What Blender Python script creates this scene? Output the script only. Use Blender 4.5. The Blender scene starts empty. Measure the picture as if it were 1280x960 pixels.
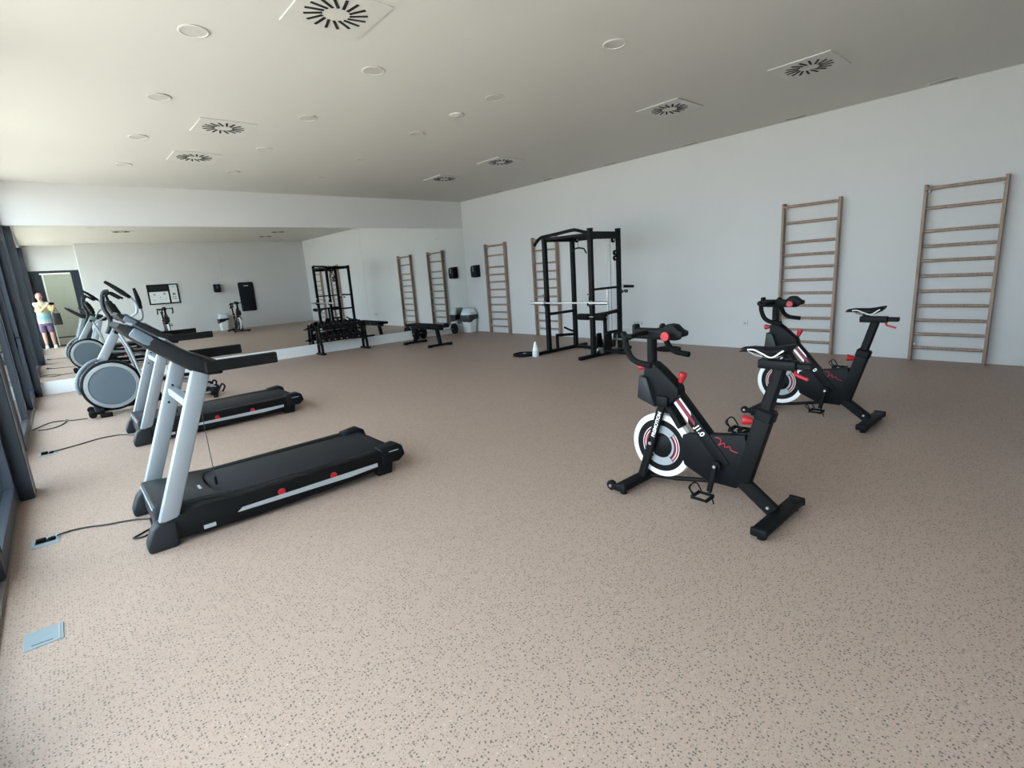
import bpy, bmesh, math, random
from mathutils import Vector, Matrix, Quaternion
random.seed(7)
V = Vector
SC = bpy.context.scene
COL = SC.collection
PI = math.pi

# ------------------------------------------------------------------ camera, world, light, exposure
EYE = 1.42                       # camera height
YAW, PITCH, ROLL = 0.7145, 0.2133, 0.0663
FPX = 641.0                      # focal length in pixels of a 1280 px wide frame
ROOM_D, ROOM_W, ROOM_H = 10.904, 8.148, 3.23   # mirror wall, right wall, ceiling

fwd = V((math.sin(YAW)*math.cos(PITCH), math.cos(YAW)*math.cos(PITCH), -math.sin(PITCH)))
rgt = V((math.cos(YAW), -math.sin(YAW), 0))
dwn = fwd.cross(rgt)
c_, s_ = math.cos(ROLL), math.sin(ROLL)
R_ = rgt*c_ + dwn*s_
D_ = dwn*c_ - rgt*s_
cam = bpy.data.cameras.new('camera')
cam.sensor_width = 36.0
cam.lens = 36.0*FPX/1280.0
cam.clip_start = 0.02
co = bpy.data.objects.new('camera', cam)
m3 = Matrix((R_, -D_, -fwd)).transposed()
co.matrix_world = Matrix.Translation((0, 0, EYE)) @ m3.to_4x4()
COL.objects.link(co)
SC.camera = co

w = bpy.data.worlds.new('world'); SC.world = w
w.use_nodes = True
bg = w.node_tree.nodes['Background']
bg.inputs[0].default_value = (0.74, 0.88, 1.0, 1)
bg.inputs[1].default_value = 4.2

sun = bpy.data.lights.new('sun', 'SUN'); sun.energy = 9.0; sun.angle = 0.02; sun.color = (1, .95, .88)
so = bpy.data.objects.new('sun', sun); COL.objects.link(so)
so.rotation_euler = V((-0.16, -0.45, -0.85)).to_track_quat('-Z', 'Y').to_euler()   # over the roof, lights the terrace only

def portal(y0, y1):
    l = bpy.data.lights.new('window_portal', 'AREA'); l.shape = 'RECTANGLE'
    l.size = y1-y0; l.size_y = 3.2; l.cycles.is_portal = True
    o = bpy.data.objects.new('window_portal', l); COL.objects.link(o)
    o.matrix_world = Matrix.Translation((-0.66, (y0+y1)/2, 1.6)) @ Matrix(((0, 0, -1, 0), (1, 0, 0, 0), (0, -1, 0, 0), (0, 0, 0, 1)))
portal(-0.85, 5.12); portal(5.12, 10.9)

SC.view_settings.view_transform = 'Standard'
SC.view_settings.look = 'None'
SC.view_settings.gamma = 1.0
SC.view_settings.use_curve_mapping = False
SC.view_settings.exposure = 1.28
SC.cycles.max_bounces = 10
SC.cycles.diffuse_bounces = 6
SC.cycles.glossy_bounces = 5
SC.cycles.transparent_max_bounces = 12
SC.cycles.caustics_reflective = False
SC.cycles.caustics_refractive = False
SC.cycles.sample_clamp_indirect = 6.0
SC.cycles.use_denoising = True

# ------------------------------------------------------------------ materials
def mat(name, col, rough=.5, metal=0., spec=.5, noise=0.0, scale=30., bump=0.0, coat=0.):
    m = bpy.data.materials.new(name); m.use_nodes = True
    nt = m.node_tree; b = nt.nodes['Principled BSDF']
    b.inputs['Base Color'].default_value = (*col, 1)
    b.inputs['Roughness'].default_value = rough
    b.inputs['Metallic'].default_value = metal
    b.inputs['Specular IOR Level'].default_value = spec
    b.inputs['Coat Weight'].default_value = coat
    tc = nt.nodes.new('ShaderNodeTexCoord'); nz = nt.nodes.new('ShaderNodeTexNoise')
    nz.inputs['Scale'].default_value = scale; nz.inputs['Detail'].default_value = 3
    nt.links.new(tc.outputs['Object'], nz.inputs['Vector'])
    if noise:
        mx = nt.nodes.new('ShaderNodeMix'); mx.data_type = 'RGBA'
        mx.inputs['A'].default_value = (*[c*(1-noise) for c in col], 1)
        mx.inputs['B'].default_value = (*[min(1, c*(1+noise)) for c in col], 1)
        nt.links.new(nz.outputs['Fac'], mx.inputs['Factor'])
        nt.links.new(mx.outputs['Result'], b.inputs['Base Color'])
    if bump:
        bp = nt.nodes.new('ShaderNodeBump'); bp.inputs['Strength'].default_value = bump
        bp.inputs['Distance'].default_value = .002
        nt.links.new(nz.outputs['Fac'], bp.inputs['Height'])
        nt.links.new(bp.outputs['Normal'], b.inputs['Normal'])
    return m

M = {}
M['wall'] = mat('white_paint', (.622, .620, .632), .85, noise=.015, scale=3, bump=.05)
M['ceiling'] = mat('ceiling_paint', (.64, .625, .60), .9, noise=.01, scale=2)
M['plinth'] = mat('plinth_white', (.78, .79, .81), .35)
M['anth'] = mat('anthracite_aluminium', (.022, .028, .040), .45, .1, spec=.3, noise=.1)
M['track'] = mat('track_aluminium', (.22, .19, .17), .4, .6)
M['black'] = mat('black_powder_coat', (.004, .0043, .0047), .55, spec=.16, noise=.2, scale=60, bump=.05)
M['blackmatte'] = mat('black_rubber', (.006, .006, .0065), .75, spec=.15, noise=.2)
M['plastic'] = mat('black_plastic', (.005, .0055, .007), .52, spec=.14, noise=.15)
M['darkplastic'] = mat('dark_grey_plastic', (.014, .017, .021), .42, spec=.28)
M['belt'] = mat('treadmill_belt', (.009, .010, .014), .65, spec=.25, noise=.25, scale=200, bump=.1)
M['silver'] = mat('silver_paint', (.27, .295, .325), .42, .25)
M['silvertrim'] = mat('silver_trim', (.42, .45, .48), .4, .3)
M['greydisc'] = mat('grey_blue_plastic', (.10, .13, .16), .4)
M['lightgrey'] = mat('light_grey_plastic', (.30, .325, .345), .4)
M['chrome'] = mat('chrome', (.70, .70, .72), .28, 1.0)
M['red'] = mat('red_plastic', (.40, .008, .018), .4)
M['crimson'] = mat('crimson_decal', (.22, .006, .035), .45)
M['white'] = mat('white_plastic', (.80, .81, .81), .4)
M['whitepaper'] = mat('white_paper', (.74, .76, .78), .7)
M['steelplate'] = mat('floor_box_steel', (.30, .37, .41), .4, .4, noise=.1)
M['wood'] = None
M['cable'] = mat('cable_rubber', (.012, .012, .012), .6)
M['hole'] = mat('dark_slot', (.004, .004, .004), .9)
M['ventwhite'] = mat('vent_white_metal', (.64, .625, .60), .5)
M['lampdisc'] = mat('frosted_lamp_disc', (.57, .55, .52), .5)
M['skin'] = mat('skin', (.55, .33, .25), .55)
M['hair'] = mat('reddish_hair', (.42, .12, .13), .6, noise=.2)
M['purple'] = mat('purple_cloth', (.13, .09, .17), .85, noise=.2)
M['screen'] = mat('console_screen', (.02, .03, .04), .12)
M['bag'] = mat('black_liner', (.01, .01, .012), .35, bump=.6, scale=25)
M['terrace'] = mat('terrace_concrete', (.56, .50, .43), .85, noise=.08, scale=4)
M['corridor'] = mat('corridor_paint', (.60, .63, .59), .8)

def floor_mat():
    m = bpy.data.materials.new('speckled_rubber_floor'); m.use_nodes = True
    nt = m.node_tree; N = nt.nodes; L = nt.links; b = N['Principled BSDF']
    tc = N.new('ShaderNodeTexCoord')
    def noise(sc, det=3):
        n = N.new('ShaderNodeTexNoise'); n.inputs['Scale'].default_value = sc; n.inputs['Detail'].default_value = det
        L.new(tc.outputs['Object'], n.inputs['Vector']); return n
    def ramp(src, p0, p1, c0=(0, 0, 0, 1), c1=(1, 1, 1, 1)):
        r = N.new('ShaderNodeValToRGB'); r.color_ramp.elements[0].position = p0; r.color_ramp.elements[1].position = p1
        r.color_ramp.elements[0].color = c0; r.color_ramp.elements[1].color = c1
        L.new(src, r.inputs[0]); return r
    def mix(fac, a, c, mode='MIX'):
        x = N.new('ShaderNodeMix'); x.data_type = 'RGBA'; x.blend_type = mode
        if hasattr(fac, 'node'): L.new(fac, x.inputs['Factor'])
        else: x.inputs['Factor'].default_value = fac
        for s, k in ((a, 'A'), (c, 'B')):
            if hasattr(s, 'node'): L.new(s, x.inputs[k])
            else: x.inputs[k].default_value = s
        return x.outputs['Result']
    big = noise(.9, 4)
    base = mix(big.outputs['Fac'], (.330, .235, .188, 1), (.365, .262, .212, 1))
    fine = noise(160, 2)
    base = mix(ramp(fine.outputs['Fac'], .3, .7).outputs['Color'], base, (.395, .288, .240, 1))
    def specks(sc, thr, sel, col, src):
        wv = N.new('ShaderNodeTexNoise'); wv.inputs['Scale'].default_value = sc*1.7; L.new(tc.outputs['Object'], wv.inputs['Vector'])
        va = N.new('ShaderNodeVectorMath'); va.operation = 'MULTIPLY_ADD'
        va.inputs[1].default_value = (.6/sc,)*3; L.new(wv.outputs['Color'], va.inputs[0]); L.new(tc.outputs['Object'], va.inputs[2])
        v = N.new('ShaderNodeTexVoronoi'); v.inputs['Scale'].default_value = sc; v.voronoi_dimensions = '2D'
        L.new(va.outputs[0], v.inputs['Vector'])
        near = ramp(v.outputs['Distance'], thr*.75, thr, (1, 1, 1, 1), (0, 0, 0, 1))
        sep = N.new('ShaderNodeSeparateColor'); L.new(v.outputs['Color'], sep.inputs[0])
        pick = ramp(sep.outputs[0], sel-.01, sel+.01)
        f = mix(1.0, near.outputs['Color'], pick.outputs['Color'], 'MULTIPLY')
        return mix(f, src, col)
    base = specks(74, .27, .66, (.10, .085, .08, 1), base)
    base = specks(110, .28, .62, (.20, .15, .125, 1), base)
    base = specks(90, .22, .95, (.48, .42, .37, 1), base)
    L.new(base, b.inputs['Base Color'])
    b.inputs['Roughness'].default_value = .50
    b.inputs['Specular IOR Level'].default_value = .45
    bp = N.new('ShaderNodeBump'); bp.inputs['Strength'].default_value = .12; bp.inputs['Distance'].default_value = .001
    L.new(fine.outputs['Fac'], bp.inputs['Height']); L.new(bp.outputs['Normal'], b.inputs['Normal'])
    return m
M['floor'] = floor_mat()

def wood_mat():
    m = bpy.data.materials.new('beech_wood'); m.use_nodes = True
    nt = m.node_tree; N = nt.nodes; L = nt.links; b = N['Principled BSDF']
    tc = N.new('ShaderNodeTexCoord'); mp = N.new('ShaderNodeMapping'); mp.inputs['Scale'].default_value = (40, 40, 3)
    L.new(tc.outputs['Object'], mp.inputs[0])
    n = N.new('ShaderNodeTexNoise'); n.inputs['Scale'].default_value = 1.5; n.inputs['Detail'].default_value = 5
    L.new(mp.outputs[0], n.inputs['Vector'])
    r = N.new('ShaderNodeValToRGB'); r.color_ramp.elements[0].color = (.24, .16, .12, 1); r.color_ramp.elements[1].color = (.37, .265, .205, 1)
    r.color_ramp.elements[0].position = .3; r.color_ramp.elements[1].position = .7
    L.new(n.outputs['Fac'], r.inputs[0]); L.new(r.outputs[0], b.inputs['Base Color'])
    b.inputs['Roughness'].default_value = .5
    return m
M['wood'] = wood_mat()

def mirror_mat():
    m = bpy.data.materials.new('mirror_silvering'); m.use_nodes = True
    b = m.node_tree.nodes['Principled BSDF']
    b.inputs['Base Color'].default_value = (.89, .905, .875, 1)
    b.inputs['Metallic'].default_value = 1; b.inputs['Roughness'].default_value = 0.0
    return m
M['mirror'] = mirror_mat()

def glass_mat(name, tint=(.92, .95, .94), ior=1.45):
    m = bpy.data.materials.new(name); m.use_nodes = True
    nt = m.node_tree; N = nt.nodes; L = nt.links
    N.remove(N['Principled BSDF'])
    t = N.new('ShaderNodeBsdfTransparent'); t.inputs[0].default_value = (*tint, 1)
    g = N.new('ShaderNodeBsdfGlossy'); g.inputs['Roughness'].default_value = .02
    lw = N.new('ShaderNodeLayerWeight'); lw.inputs[0].default_value = .5
    pw = N.new('ShaderNodeMath'); pw.operation = 'POWER'; pw.inputs[1].default_value = 5; L.new(lw.outputs['Facing'], pw.inputs[0])
    f = N.new('ShaderNodeMath'); f.operation = 'MULTIPLY_ADD'; f.inputs[1].default_value = .9; f.inputs[2].default_value = .04; L.new(pw.outputs[0], f.inputs[0])
    mx = N.new('ShaderNodeMixShader')
    L.new(f.outputs[0], mx.inputs[0]); L.new(t.outputs[0], mx.inputs[1]); L.new(g.outputs[0], mx.inputs[2])
    L.new(mx.outputs[0], N['Material Output'].inputs['Surface'])
    return m
M['glass'] = glass_mat('window_glass')
M['doorglass'] = glass_mat('door_glass', (.88, .91, .88))
M['lid'] = mat('translucent_grey_lid', (.60, .66, .70), .25)

def emit_mat(name, col, s):
    m = bpy.data.materials.new(name); m.use_nodes = True
    b = m.node_tree.nodes['Principled BSDF']
    b.inputs['Emission Color'].default_value = (*col, 1); b.inputs['Emission Strength'].default_value = s
    return m
M['fillglow'] = emit_mat('corridor_fill_glow', (1, 1, .98), 17.0)  # glow of the added corridor lamp

def tiedye_mat():
    m = bpy.data.materials.new('tie_dye_cloth'); m.use_nodes = True
    nt = m.node_tree; N = nt.nodes; L = nt.links; b = N['Principled BSDF']
    tc = N.new('ShaderNodeTexCoord'); sp = N.new('ShaderNodeSeparateXYZ'); L.new(tc.outputs['Object'], sp.inputs[0])
    n = N.new('ShaderNodeTexNoise'); n.inputs['Scale'].default_value = 6; L.new(tc.outputs['Object'], n.inputs['Vector'])
    a = N.new('ShaderNodeMath'); a.operation = 'MULTIPLY_ADD'; a.inputs[1].default_value = .12; L.new(n.outputs['Fac'], a.inputs[0]); L.new(sp.outputs['Z'], a.inputs[2])
    mr = N.new('ShaderNodeMapRange'); mr.inputs['From Min'].default_value = .85; mr.inputs['From Max'].default_value = 1.62; L.new(a.outputs[0], mr.inputs[0])
    r = N.new('ShaderNodeValToRGB'); e = r.color_ramp.elements
    e[0].position = 0; e[0].color = (.5, .52, .52, 1); e[1].position = 1; e[1].color = (.5, .49, .42, 1)
    for p, c in ((.25, (.20, .40, .52, 1)), (.42, (.36, .50, .44, 1)), (.6, (.56, .46, .17, 1)), (.8, (.54, .50, .34, 1))):
        q = e.new(p); q.color = c
    L.new(mr.outputs[0], r.inputs[0]); L.new(r.outputs[0], b.inputs['Base Color']); b.inputs['Roughness'].default_value = .9
    return m
M['tiedye'] = tiedye_mat()

# ------------------------------------------------------------------ mesh helpers
def nb(): return bmesh.new()
def join(bm, tmp):
    me = bpy.data.meshes.new('t'); tmp.to_mesh(me); tmp.free(); bm.from_mesh(me); bpy.data.meshes.remove(me)
def box(bm, c, s, rot=None, bev=0., seg=1):
    t = nb(); bmesh.ops.create_cube(t, size=1)
    for v in t.verts: v.co = V((v.co.x*s[0], v.co.y*s[1], v.co.z*s[2]))
    if bev: bmesh.ops.bevel(t, geom=t.edges[:], offset=min(bev, min(s)*.48), segments=seg, profile=.5, affect='EDGES')
    Mx = Matrix.Translation(c) @ (rot.to_4x4() if rot else Matrix())
    bmesh.ops.transform(t, matrix=Mx, verts=t.verts[:]); join(bm, t)
def bx(bm, x0, x1, y0, y1, z0, z1, bev=0., seg=1):
    box(bm, V(((x0+x1)/2, (y0+y1)/2, (z0+z1)/2)), (abs(x1-x0), abs(y1-y0), abs(z1-z0)), None, bev, seg)
def frame_of(d, up=None):
    d = d.normalized(); up = V(up) if up is not None else (V((0, 0, 1)) if abs(d.z) < .95 else V((0, 1, 0)))
    a = up.cross(d).normalized(); b = d.cross(a).normalized()
    return a, b, d
def bar(bm, p, q, wa, wb, bev=.004, up=None, seg=1):
    """rectangular bar from p to q; wa across (up x d), wb along up"""
    p, q = V(p), V(q); a, b, d = frame_of(q-p, up)
    box(bm, (p+q)/2, (wa, wb, (q-p).length), Matrix((a, b, d)).transposed(), bev, seg)
def cyl(bm, p, q, r, r2=None, n=16, bev=0.):
    p, q = V(p), V(q); r2 = r if r2 is None else r2
    a, b, d = frame_of(q-p)
    t = nb(); L0 = []; L1 = []
    for i in range(n):
        an = 2*PI*i/n; e = a*math.cos(an)+b*math.sin(an)
        L0.append(t.verts.new(p+e*r)); L1.append(t.verts.new(q+e*r2))
    for i in range(n):
        j = (i+1) % n; t.faces.new((L0[i], L0[j], L1[j], L1[i]))
    f0 = t.faces.new(L0[::-1]); f1 = t.faces.new(L1)
    if bev: bmesh.ops.bevel(t, geom=list(f0.edges)+list(f1.edges), offset=bev, segments=2, profile=.5, affect='EDGES')
    join(bm, t)
def smooth_path(pts, k=6):
    pts = [V(p) for p in pts]; out = []
    for i in range(len(pts)-1):
        p0 = pts[max(i-1, 0)]; p1 = pts[i]; p2 = pts[i+1]; p3 = pts[min(i+2, len(pts)-1)]
        for j in range(k):
            t = j/k
            out.append(.5*((2*p1)+(p2-p0)*t+(2*p0-5*p1+4*p2-p3)*t*t+(3*p1-p0-3*p2+p3)*t**3))
    out.append(pts[-1]); return out
def tube(bm, pts, r, n=8, smooth=0, closed=False, rz=None):
    if smooth: pts = smooth_path(pts, smooth)
    pts = [V(p) for p in pts]; m = len(pts)
    R = r if isinstance(r, (list, tuple)) else [r]*m
    if len(R) != m: R = [R[int(i*(len(R)-1)/(m-1))] + (R[min(int(i*(len(R)-1)/(m-1))+1, len(R)-1)]-R[int(i*(len(R)-1)/(m-1))])*((i*(len(R)-1)/(m-1)) % 1) for i in range(m)]
    t = nb(); rings = []; prev = None
    for i, p in enumerate(pts):
        if closed: d = pts[(i+1) % m]-pts[i-1]
        else: d = pts[min(i+1, m-1)]-pts[max(i-1, 0)]
        d.normalize()
        if prev is None: a, b, _ = frame_of(d)
        else:
            a = prev-d*prev.dot(d)
            a = a.normalized() if a.length > 1e-6 else frame_of(d)[0]
            b = d.cross(a)
        prev = a
        rings.append([t.verts.new(p+(a*math.cos(2*PI*k/n)+b*math.sin(2*PI*k/n))*R[i]) for k in range(n)])
    for i in range(m if closed else m-1):
        A = rings[i]; B = rings[(i+1) % m]
        for k in range(n): t.faces.new((A[k], A[(k+1) % n], B[(k+1) % n], B[k]))
    if not closed: t.faces.new(rings[0][::-1]); t.faces.new(rings[-1])
    join(bm, t)
def prism(bm, poly, plane, a, b, bev=0., seg=1):
    """poly in plane 'YZ' (extrude x), 'XZ' (extrude y) or 'XY' (extrude z) from a to b"""
    f = {'YZ': lambda p, e: V((e, p[0], p[1])), 'XZ': lambda p, e: V((p[0], e, p[1])), 'XY': lambda p, e: V((p[0], p[1], e))}[plane]
    t = nb(); A = [t.verts.new(f(p, a)) for p in poly]; B = [t.verts.new(f(p, b)) for p in poly]; n = len(poly)
    t.faces.new(A); t.faces.new(B[::-1])
    for i in range(n): t.faces.new((A[i], B[i], B[(i+1) % n], A[(i+1) % n]))
    bmesh.ops.recalc_face_normals(t, faces=t.faces[:])
    if bev: bmesh.ops.bevel(t, geom=t.edges[:], offset=bev, segments=seg, profile=.5, affect='EDGES')
    join(bm, t)
def lathe(bm, prof, origin, axis, n=32):
    """closed profile [(r,h)] turned about axis; r=0 allowed at the ends"""
    o = V(origin); a, b, d = frame_of(V(axis)); t = nb(); rings = []
    for r, h in prof:
        if r < 1e-6: rings.append([t.verts.new(o+d*h)])
        else: rings.append([t.verts.new(o+d*h+(a*math.cos(2*PI*k/n)+b*math.sin(2*PI*k/n))*r) for k in range(n)])
    for i in range(len(rings)-1):
        A, B = rings[i], rings[i+1]
        for k in range(n):
            j = (k+1) % n
            if len(A) == 1 and len(B) == 1: continue
            if len(A) == 1: t.faces.new((A[0], B[k], B[j]))
            elif len(B) == 1: t.faces.new((A[k], B[0], A[j]))
            else: t.faces.new((A[k], B[k], B[j], A[j]))
    bmesh.ops.recalc_face_normals(t, faces=t.faces[:]); join(bm, t)
def annulus(bm, r0, r1, h0, h1, origin, axis, n=40):
    lathe(bm, [(r0, h0), (r1, h0), (r1, h1), (r0, h1), (r0, h0)], origin, axis, n)
    bmesh.ops.remove_doubles(bm, verts=bm.verts[:], dist=1e-5)
def loft(bm, rings, cap=True):
    t = nb(); R = [[t.verts.new(V(p)) for p in r] for r in rings]; n = len(R[0])
    for i in range(len(R)-1):
        for k in range(n): t.faces.new((R[i][k], R[i][(k+1) % n], R[i+1][(k+1) % n], R[i+1][k]))
    if cap: t.faces.new(R[0][::-1]); t.faces.new(R[-1])
    bmesh.ops.recalc_face_normals(t, faces=t.faces[:]); join(bm, t)
def ell(c, rx, ry, n=16, p=2.0):
    out = []
    for k in range(n):
        a = 2*PI*k/n; ca, sa = math.cos(a), math.sin(a)
        out.append(V((c[0]+rx*math.copysign(abs(ca)**(2/p), ca), c[1]+ry*math.copysign(abs(sa)**(2/p), sa), c[2])))
    return out
def obj(name, bm, m, parent=None, ang=35, flat=False):
    me = bpy.data.meshes.new(name); bm.to_mesh(me); bm.free()
    me.materials.append(M[m] if isinstance(m, str) else m)
    if not flat:
        me.shade_smooth(); me.set_sharp_from_angle(angle=math.radians(ang))
    o = bpy.data.objects.new(name, me); COL.objects.link(o)
    if parent: o.parent = parent
    return o
def tag(o, label, cat, group=None):
    o['label'] = label; o['category'] = cat
    if group: o['group'] = group
    return o
def thing(name, label, cat, loc=(0, 0, 0), rz=0, group=None):
    o = bpy.data.objects.new(name, None); COL.objects.link(o); o.location = loc; o.rotation_euler = (0, 0, rz)
    o.empty_display_size = .1
    return tag(o, label, cat, group)
def struct(name, bm, m, flat=True):
    o = obj(name, bm, m, None, flat=flat); o['kind'] = 'structure'; return o
def dup(root, loc, rz=None, label=None):
    def cp(o, par):
        c = o.copy(); COL.objects.link(c)
        if par: c.parent = par
        for ch in list(kids[o]): cp(ch, c)
        return c
    kids = {}
    def walk(o):
        kids[o] = list(o.children)
        for c in kids[o]: walk(c)
    walk(root)
    r = cp(root, None); r.location = loc
    if rz is not None: r.rotation_euler = (0, 0, rz)
    if label: r['label'] = label
    return r
def quickpart(name, parent, m, fn, *a, **k):
    b = nb(); fn(b, *a, **k); return obj(name, b, m, parent)
def text_part(name, s, size, m, parent, origin, ux, uy, depth=.0006, bold=0.):
    """flat lettering: origin = left of baseline, ux = reading direction, uy = up"""
    cu = bpy.data.curves.new(name, 'FONT'); cu.body = s; cu.size = size; cu.extrude = depth; cu.offset = bold
    to = bpy.data.objects.new('txt', cu); COL.objects.link(to)
    dg = bpy.context.evaluated_depsgraph_get(); me = bpy.data.meshes.new_from_object(to.evaluated_get(dg))
    bpy.data.objects.remove(to); bpy.data.curves.remove(cu)
    ux = V(ux).normalized(); uy = V(uy).normalized(); uz = ux.cross(uy)
    me.transform(Matrix.Translation(origin) @ Matrix((ux, uy, uz)).transposed().to_4x4())
    me.name = name; me.materials.clear(); me.materials.append(M[m])
    o = bpy.data.objects.new(name, me); COL.objects.link(o); o.parent = parent
    return o

# ------------------------------------------------------------------ room shell
XL = -0.44            # inner edge of the window track
NY = -0.85            # back of the door niche
BY = -0.12            # face of the back wall
NX = 0.90             # niche side
b = nb(); bx(b, -0.62, ROOM_W+.2, NY-3.2, ROOM_D+.2, -.2, 0); struct('floor', b, 'floor')
b = nb(); bx(b, -0.75, ROOM_W+.2, NY-3.2, ROOM_D+.2, ROOM_H, ROOM_H+.3); struct('ceiling', b, 'ceiling')
b = nb(); bx(b, ROOM_W, ROOM_W+.2, BY-.2, ROOM_D+.2, 0, ROOM_H); struct('wall_right', b, 'wall')
b = nb(); bx(b, -0.75, ROOM_W, ROOM_D+.012, ROOM_D+.2, 0, ROOM_H); struct('wall_mirror', b, 'wall')
b = nb(); bx(b, NX, ROOM_W, BY-.2, BY, 0, ROOM_H); bx(b, NX, NX+.2, NY, BY-.2, 0, ROOM_H); struct('wall_back', b, 'wall')
b = nb(); bx(b, -0.75, NX+.2, NY-.18, NY, 2.45, ROOM_H); struct('wall_niche', b, 'wall')
b = nb(); bx(b, -0.75, -0.40, NY, ROOM_D+.012, 3.17, ROOM_H); struct('wall_left', b, 'wall')
b = nb(); bx(b, -0.36, ROOM_W, ROOM_D-.004, ROOM_D+.012, 2.594, ROOM_H); struct('trim_1', b, 'wall')
b = nb(); bx(b, -0.36, ROOM_W, ROOM_D-.006, ROOM_D+.012, 0, .210); struct('trim_2', b, 'plinth')
b = nb(); bx(b, -60, -0.62, -60, 70, -.25, -.04); o = struct('terrace', b, 'terrace')

# window wall: columns, track and framed panes
def column(n, y0, y1):
    b = nb(); bx(b, -0.75, -0.36, y0, y1, 0, 3.17, .004); o = struct('trim_%d' % n, b, 'anth')
    quickpart('pale_strip', o, 'silvertrim', bx, -.3605, -.3565, y0+.05, y0+.075, .02, 3.15)  # narrow pale strip up the column face
column(3, 5.12, 5.40); column(4, 10.80, ROOM_D+.012); column(5, NY, NY+.22)
b = nb(); bx(b, -0.62, XL, NY+.22, 10.80, 0, .012, .002); bx(b, -.605, -.59, NY+.22, 10.80, .012, .03); bx(b, -.53, -.515, NY+.22, 10.80, .012, .03); bx(b, -.46, -.445, NY+.22, 10.80, .012, .026)
tr = struct('trim_6', b, 'track')
def window(n, y0, y1, x):
    b = nb()
    for (a, c) in ((y0, y0+.085), (y1-.085, y1)): bx(b, x-.035, x+.035, a, c, .03, 3.17, .003)
    bx(b, x-.035, x+.035, y0+.085, y1-.085, .03, .14, .003); bx(b, x-.035, x+.035, y0+.085, y1-.085, 3.07, 3.17, .003)
    o = struct('window_%d' % n, b, 'anth', flat=False)
    quickpart('pane', o, 'glass', bx, x-.006, x+.006, y0+.08, y1-.08, .135, 3.075)
    quickpart('glazing_bead', o, 'blackmatte', bx, x+.03, x+.037, y0+.08, y0+.09, .14, 3.07)
    return o
yy = [NY+.22, .62, 2.12, 3.62, 5.12]
for i in range(4): window(i+1, yy[i], yy[i+1], -.478 if i % 2 else -.55)
yy = [5.40, 6.75, 8.10, 9.45, 10.80]
for i in range(4):
    o = window(i+5, yy[i], yy[i+1], -.478 if i % 2 else -.55)
    if i == 3:
        h = nb(); box(h, V((-.438, 9.50, .97)), (.012, .05, .22), None, .005); cyl(h, (-.44, 9.50, 1.0), (-.39, 9.50, 1.0), .011); cyl(h, (-.395, 9.495, 1.0), (-.395, 9.63, .995), .010)
        obj('handle', h, 'black', o)

# glazed entrance door in the niche, with a corridor behind it
b = nb()
bx(b, -.44, -.06, NY-.10, NY, 0, 2.45, .004); bx(b, .68, NX, NY-.10, NY, 0, 2.45, .004)
bx(b, -.06, .68, NY-.10, NY, 2.36, 2.45, .004); bx(b, -.06, .68, NY-.10, NY, 0, .05, .003)
d1 = struct('door_1', b, 'anth', flat=False)
quickpart('pane', d1, 'doorglass', bx, -.06, .68, NY-.06, NY-.048, .05, 2.36)
quickpart('mid_rail', d1, 'anth', bx, -.06, .68, NY-.07, NY-.04, .27, .31)
h = nb(); cyl(h, (-.03, NY+.045, .03), (-.03, NY+.045, 2.36), .014)
for zz in (.25, 2.2): cyl(h, (-.03, NY+.045, zz), (-.03, NY-.01, zz), .008)
obj('pull_bar', h, 'white', d1)
quickpart('top_bright_strip', d1, 'white', bx, -.10, .66, NY-.005, NY+.03, 2.33, 2.375, .004)  # white bar stands in for the strip of light along the glass top
b = nb()
bx(b, -.75, -.60, NY-3.2, NY, 0, ROOM_H); bx(b, 1.5, 1.6, NY-3.2, NY, 0, ROOM_H); bx(b, -.75, 1.6, NY-3.35, NY-3.2, 0, ROOM_H); bx(b, NX+.2, 1.6, NY-.18, NY, 0, ROOM_H)
struct('wall_corridor', b, 'corridor')
b = nb(); bx(b, -.2, .9, NY-3.2, NY-3.15, 0, 2.1, .01); o = struct('door_2', b, 'corridor')
h = nb(); cyl(h, (-.1, NY-3.15, 1.0), (-.1, NY-3.10, 1.0), .012); cyl(h, (-.11, NY-3.10, 1.0), (.02, NY-3.10, 1.0), .011); obj('handle', h, 'chrome', o)
lamp = thing('corridor_fill_lamp', 'flat glowing ceiling lamp added to light the corridor behind the glazed door', 'lamp', (.4, NY-1.6, ROOM_H))  # lamp added to brighten the corridor behind the door glass
quickpart('housing', lamp, 'white', bx, -.62, .62, -.17, .17, -.04, -.0005, .004)
quickpart('diffuser', lamp, 'fillglow', bx, -.6, .6, -.15, .15, -.046, -.04)

# mirror of three tall panels
mir = thing('mirror', 'wall-wide floor-to-lintel mirror of tall panels on the far wall', 'mirror', (3.9, ROOM_D, .212))
xs = [-.36, 2.49, 5.32, ROOM_W]
for i in range(3):
    quickpart('mirror_panel', mir, 'mirror', bx, xs[i]-3.9+.0008, xs[i+1]-3.9-.0008, 0, .010, 0, 2.592-.212)

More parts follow.
